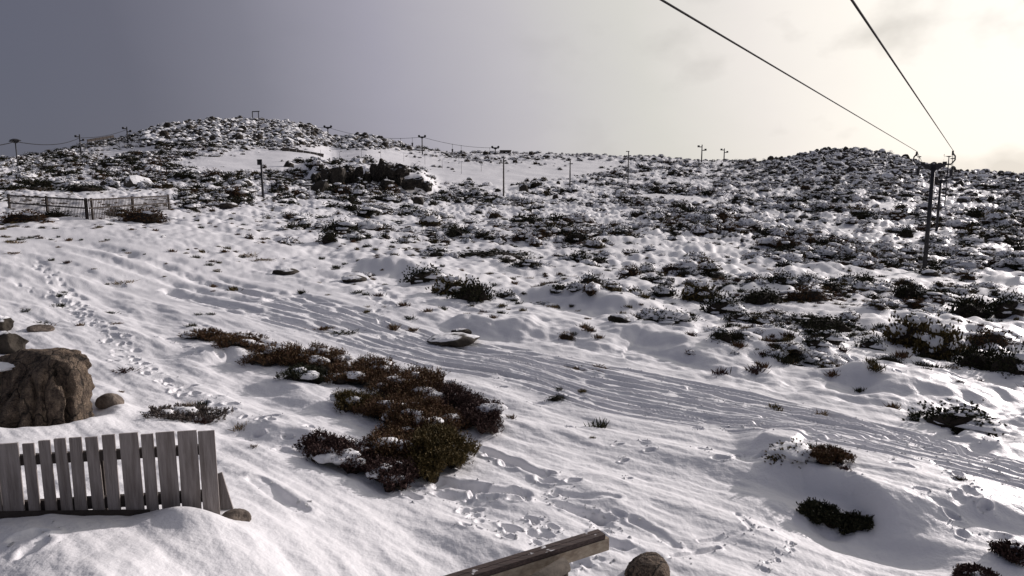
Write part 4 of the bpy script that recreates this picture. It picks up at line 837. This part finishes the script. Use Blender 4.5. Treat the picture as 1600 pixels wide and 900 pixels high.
def tee(x, ytop, ybot, d, arm, label, group, arms='one', name='lift_tower', r_=None, cat='lift tower'):
    g = ground_at(x, d); tz = zrow(ytop, d); s = d / F; r_ = r_ or max(.9 * s, .1)
    if tz - g.z < 2: tz = g.z + (ybot - ytop) * s
    o = empty(name, g, label, cat, group); T = Vector((g.x, g.y, tz)); lean = Vector((rnd.uniform(-.2, .2) * .6, 0, 0))
    MB().tube([g - Vector((0, 0, .6)), T], [r_ * 1.15, r_ * .85], 8).build('shaft', M['pole'] if arms == 'plain' else M['steel'], o, True)
    if arms == 'one':
        MB().beam(T + Vector((-arm, 0, 0)), T + Vector((arm, 0, -.05)), r_ * 1.6, r_ * 2).build('cross_arm', M['steel'], o)
        v = [T + Vector((a, b_, c)) for a, c in ((-arm * .6, -r_), (arm * .6, -r_), (r_, -arm * .45), (-r_, -arm * .45)) for b_ in (-.08, .08)]
        MB().add(v, [(0, 2, 4, 6), (1, 7, 5, 3), (0, 1, 3, 2), (2, 3, 5, 4), (4, 5, 7, 6), (6, 7, 1, 0)]).build('gusset', M['steel'], o)
        for sgn in (-1, 1): MB().tube([T + Vector((sgn * arm * .9, -.1, r_ * 1.5)), T + Vector((sgn * arm * .9, .1, r_ * 1.5))], r_ * 2, 8).build('sheave', M['steel'], o)
    elif arms == 'two':
        for sgn, dz in ((-1, -.12), (1, -.30)):
            hh_ = (tz - g.z); e = T + Vector((sgn * arm, 0, dz * hh_)); MB().beam(T + Vector((-sgn * .1, 0, dz * hh_)), e, r_ * 1.1, r_ * 1.3).build('cross_arm', M['steel'], o)
            MB().abox(e + Vector((0, 0, r_)), r_ * 3, r_ * 2.2, r_ * 3).build('sheave_box', M['steel'], o)
    elif arms == 'head':
        for k in range(3): MB().beam(T + Vector((-arm + k * .15, (k - 1) * .25, k * .12)), T + Vector((arm - k * .15, (k - 1) * .25, k * .12)), .2, .16).build('cross_arm', M['steel'], o)
        MB().tube([T + Vector((0, 0, -.3)), T + Vector((0, 0, .2)), T + Vector((0, 0, .45))], [.25, .9, .35], 12).build('sheave_housing', M['steel'], o)
    elif arms == 'side':
        MB().beam(T + Vector((-arm, 0, -.1)), T + Vector((arm * .15, 0, -.1)), r_ * 1.1, r_ * 1.3).build('cross_arm', M['steel'], o)
        MB().abox(T + Vector((-arm * .6, 0, -.45)), .32, .3, .5).build('control_box', M['steel'], o)
    elif arms == 'short':
        MB().beam(T + Vector((-arm, 0, -.1)), T + Vector((arm * .3, 0, -.1)), r_ * 1.1, r_ * 1.2).build('cross_arm', M['steel'], o)
        MB().beam(T + Vector((-.1, 0, -1.2)), T + Vector((arm, 0, -1.2)), r_ * 1.1, r_ * 1.2).build('lower_arm', M['steel'], o)
    return T
tee(411, 249, 312, 86, .5, 'dark pole with a small box standing left of the dark crag', None, 'side', 'lift_pole', .15, 'pole')
tee(787, 248, 293, 125, .2, 'plain leaning pole on the slope right of the dark crag', 'single poles on the middle slope', 'plain', 'marker_post', .14, 'pole')
tee(890.5, 248, 276, 165, .7, 'short pole left of the pair on the middle skyline slope', 'single poles on the middle slope', 'short', 'lift_pole', .16, 'pole')
tee(981, 236, 271, 180, .7, 'taller pole with a stub arm on the middle slope', 'single poles on the middle slope', 'short', 'lift_pole', .16, 'pole')
tee(1096, 226, 251, 290, 1.5, 'left of two twin armed poles on the middle skyline', 'twin armed skyline poles', 'two', 'lift_pole', .26, 'pole')
tee(1131, 232, 251, 295, 1.3, 'right of two twin armed poles on the middle skyline', 'twin armed skyline poles', 'two', 'lift_pole', .24, 'pole')
S1 = tee(513, 199, 216, 300, 1.6, 'left T shaped lift tower against the rocky summit', 'skyline lift towers', 'one')
S2 = tee(660, 214, 236, 285, 1.4, 'T shaped lift tower on the skyline right of the summit', 'skyline lift towers', 'one')
S3 = tee(774, 231, 240, 300, 1.5, 'lowest T shaped lift tower on the skyline near the hut', 'skyline lift towers', 'one')
L1 = tee(30, 221, 260, 120, .9, 'lift tower with a dark round head near the left edge', 'left skyline lift towers', 'head')
L2 = tee(127, 210, 232, 205, 1.1, 'twin armed lift tower in the middle of the left skyline', 'left skyline lift towers', 'two', r_=.2)
L3 = tee(200, 198, 218, 250, 1.3, 'twin armed lift tower highest on the left skyline', 'left skyline lift towers', 'two', r_=.24)
for pts, lab in ((sag(P(380, 183, 335), S1, 2)[:-1] + sag(S1, S2, 2.2)[:-1] + sag(S2, S3, 1.2), 'thin lift cable strung between the skyline towers right of the summit'), (sag(P(-60, 226, 100), L1, .5)[:-1] + sag(L1, L2 - Vector((0, 0, 1)), 1.2)[:-1] + sag(L2 - Vector((0, 0, 1)), L3 - Vector((0, 0, 1)), .8), 'thin lift cable along the left skyline towers')):
    c = MB().tube(pts, .07, 5).build('lift_cable', M['cable'], None, True, loc=tuple(pts[0])); tag(c, lab, 'cable')
for (p, q_, sg), f, lab in (((S1, S2, 2.2), .78, 'first hanger left of the skyline tower right of the summit'), ((S1, S2, 2.2), .9, 'hanger close to the left of the skyline tower right of the summit'), ((S2, S3, 1.2), .4, 'left hanger of the pair between the two right skyline towers'), ((S2, S3, 1.2), .52, 'right hanger of the pair between the two right skyline towers'), ((S2, S3, 1.2), .92, 'hanger beside the lowest skyline tower')):
    hanger(sag(p, q_, sg, 100)[int(f * 100)], 2.0, lab, 'hangers on the skyline lift', 3.2)
# summit gantry
g = ground_at(400, 335); o = empty('summit_gantry', g, 'small square lift gantry standing on top of the rocky summit', 'gantry')
zt = zrow(174.5, 335)
for x in (395, 404.5): q_ = ground_at(x, 335); MB().tube([q_ - Vector((0, 0, 1)), (q_.x, q_.y, zt)], .22, 6).build('leg', M['steel'], o)
a, b_ = P(394, 174.5, 335), P(405.5, 174, 335); MB().beam(a, b_, .4, .4).build('beam', M['steel'], o)
# huts and walls on the skyline
def hut(x, d, wd, ht, label, name='hut', cat='hut'):
    g = ground_at(x, d); o = empty(name, g, label, cat); MB().abox(g + Vector((0, 0, ht / 2 - .3)), wd, wd * .6, ht + .6).build('wall', M['hut'], o)
    MB().abox(g + Vector((0, 0, ht + .08)), wd * 1.08, wd * .68, .18).build('roof', M['rock_snow'] if wd > 3 else M['hut'], o)
hut(790, 312, 5.0, 1.3, 'low flat roofed hut on the middle skyline beside a lift tower'); hut(1495, 245, .95, 1.5, 'tiny box shaped hut on the right skyline beside a lift tower')
g = ground_at(470, 215); o = empty('retaining_wall', g, 'long low brown timber wall across the slope under the summit', 'wall')
p, q_ = ground_at(441, 212), ground_at(506, 218); n = 6
for i in range(n):
    a = p + (q_ - p) * (i / n); b_ = p + (q_ - p) * ((i + .96) / n); MB().beam(a + Vector((0, 0, .4)), b_ + Vector((0, 0, .4)), .2, 1.6).build('timber_panel', M['pole'], o)
p, q_ = P(136, 220, 230), P(178, 213, 246); o = empty('snow_fence', ground_at(156, 238), 'long dark board fence climbing the left skyline between two towers', 'fence')
for i in range(7):
    a = p + (q_ - p) * (i / 7); b_ = p + (q_ - p) * ((i + .97) / 7); MB().beam(a, b_, .1, .9).build('board', M['railing'], o); g0 = hz(a.x, a.y); MB().tube([(a.x, a.y + .12, g0 - .3), (a.x, a.y + .12, a.z + .4)], .09, 6).build('post', M['railing'], o)
# marker poles along the groomed run
mk = [(501.5, 247, 261), (531, 238, 254), (565, 234, 249), (595, 234, 247), (631, 240, 253), (664, 242, 257), (691, 250, 264), (721, 252, 272), (752, 258, 268)]
for i, (x, a, b_) in enumerate(mk):
    X, Y = gp(x, b_); z = hz(X, Y); ht = max((b_ - a) * Y / F, 1.5); o = MB().tube([(X, Y, z - .3), (X, Y, z + ht * .5), (X + .05, Y, z + ht)], [.055, .05, .04], 6).build('marker_pole', M['slalom'], None, loc=(X, Y, z))
    tag(o, ['first', 'second', 'third', 'fourth', 'fifth', 'sixth', 'seventh', 'eighth', 'ninth'][i] + ' from the left of the thin marker poles on the groomed slope', 'marker pole', 'marker poles on the groomed slope')
X, Y = gp(622, 301); z = hz(X, Y); o = empty('trail_marker', (X, Y, z), 'small red trail marker on snow below the dark crag', 'marker'); MB().tube([(X, Y, z - .3), (X, Y, z + .5)], .05, 6).build('stake', M['pole'], o); MB().abox((X, Y - .07, z + .62), .5, .05, .38).build('plate', M['red'], o)
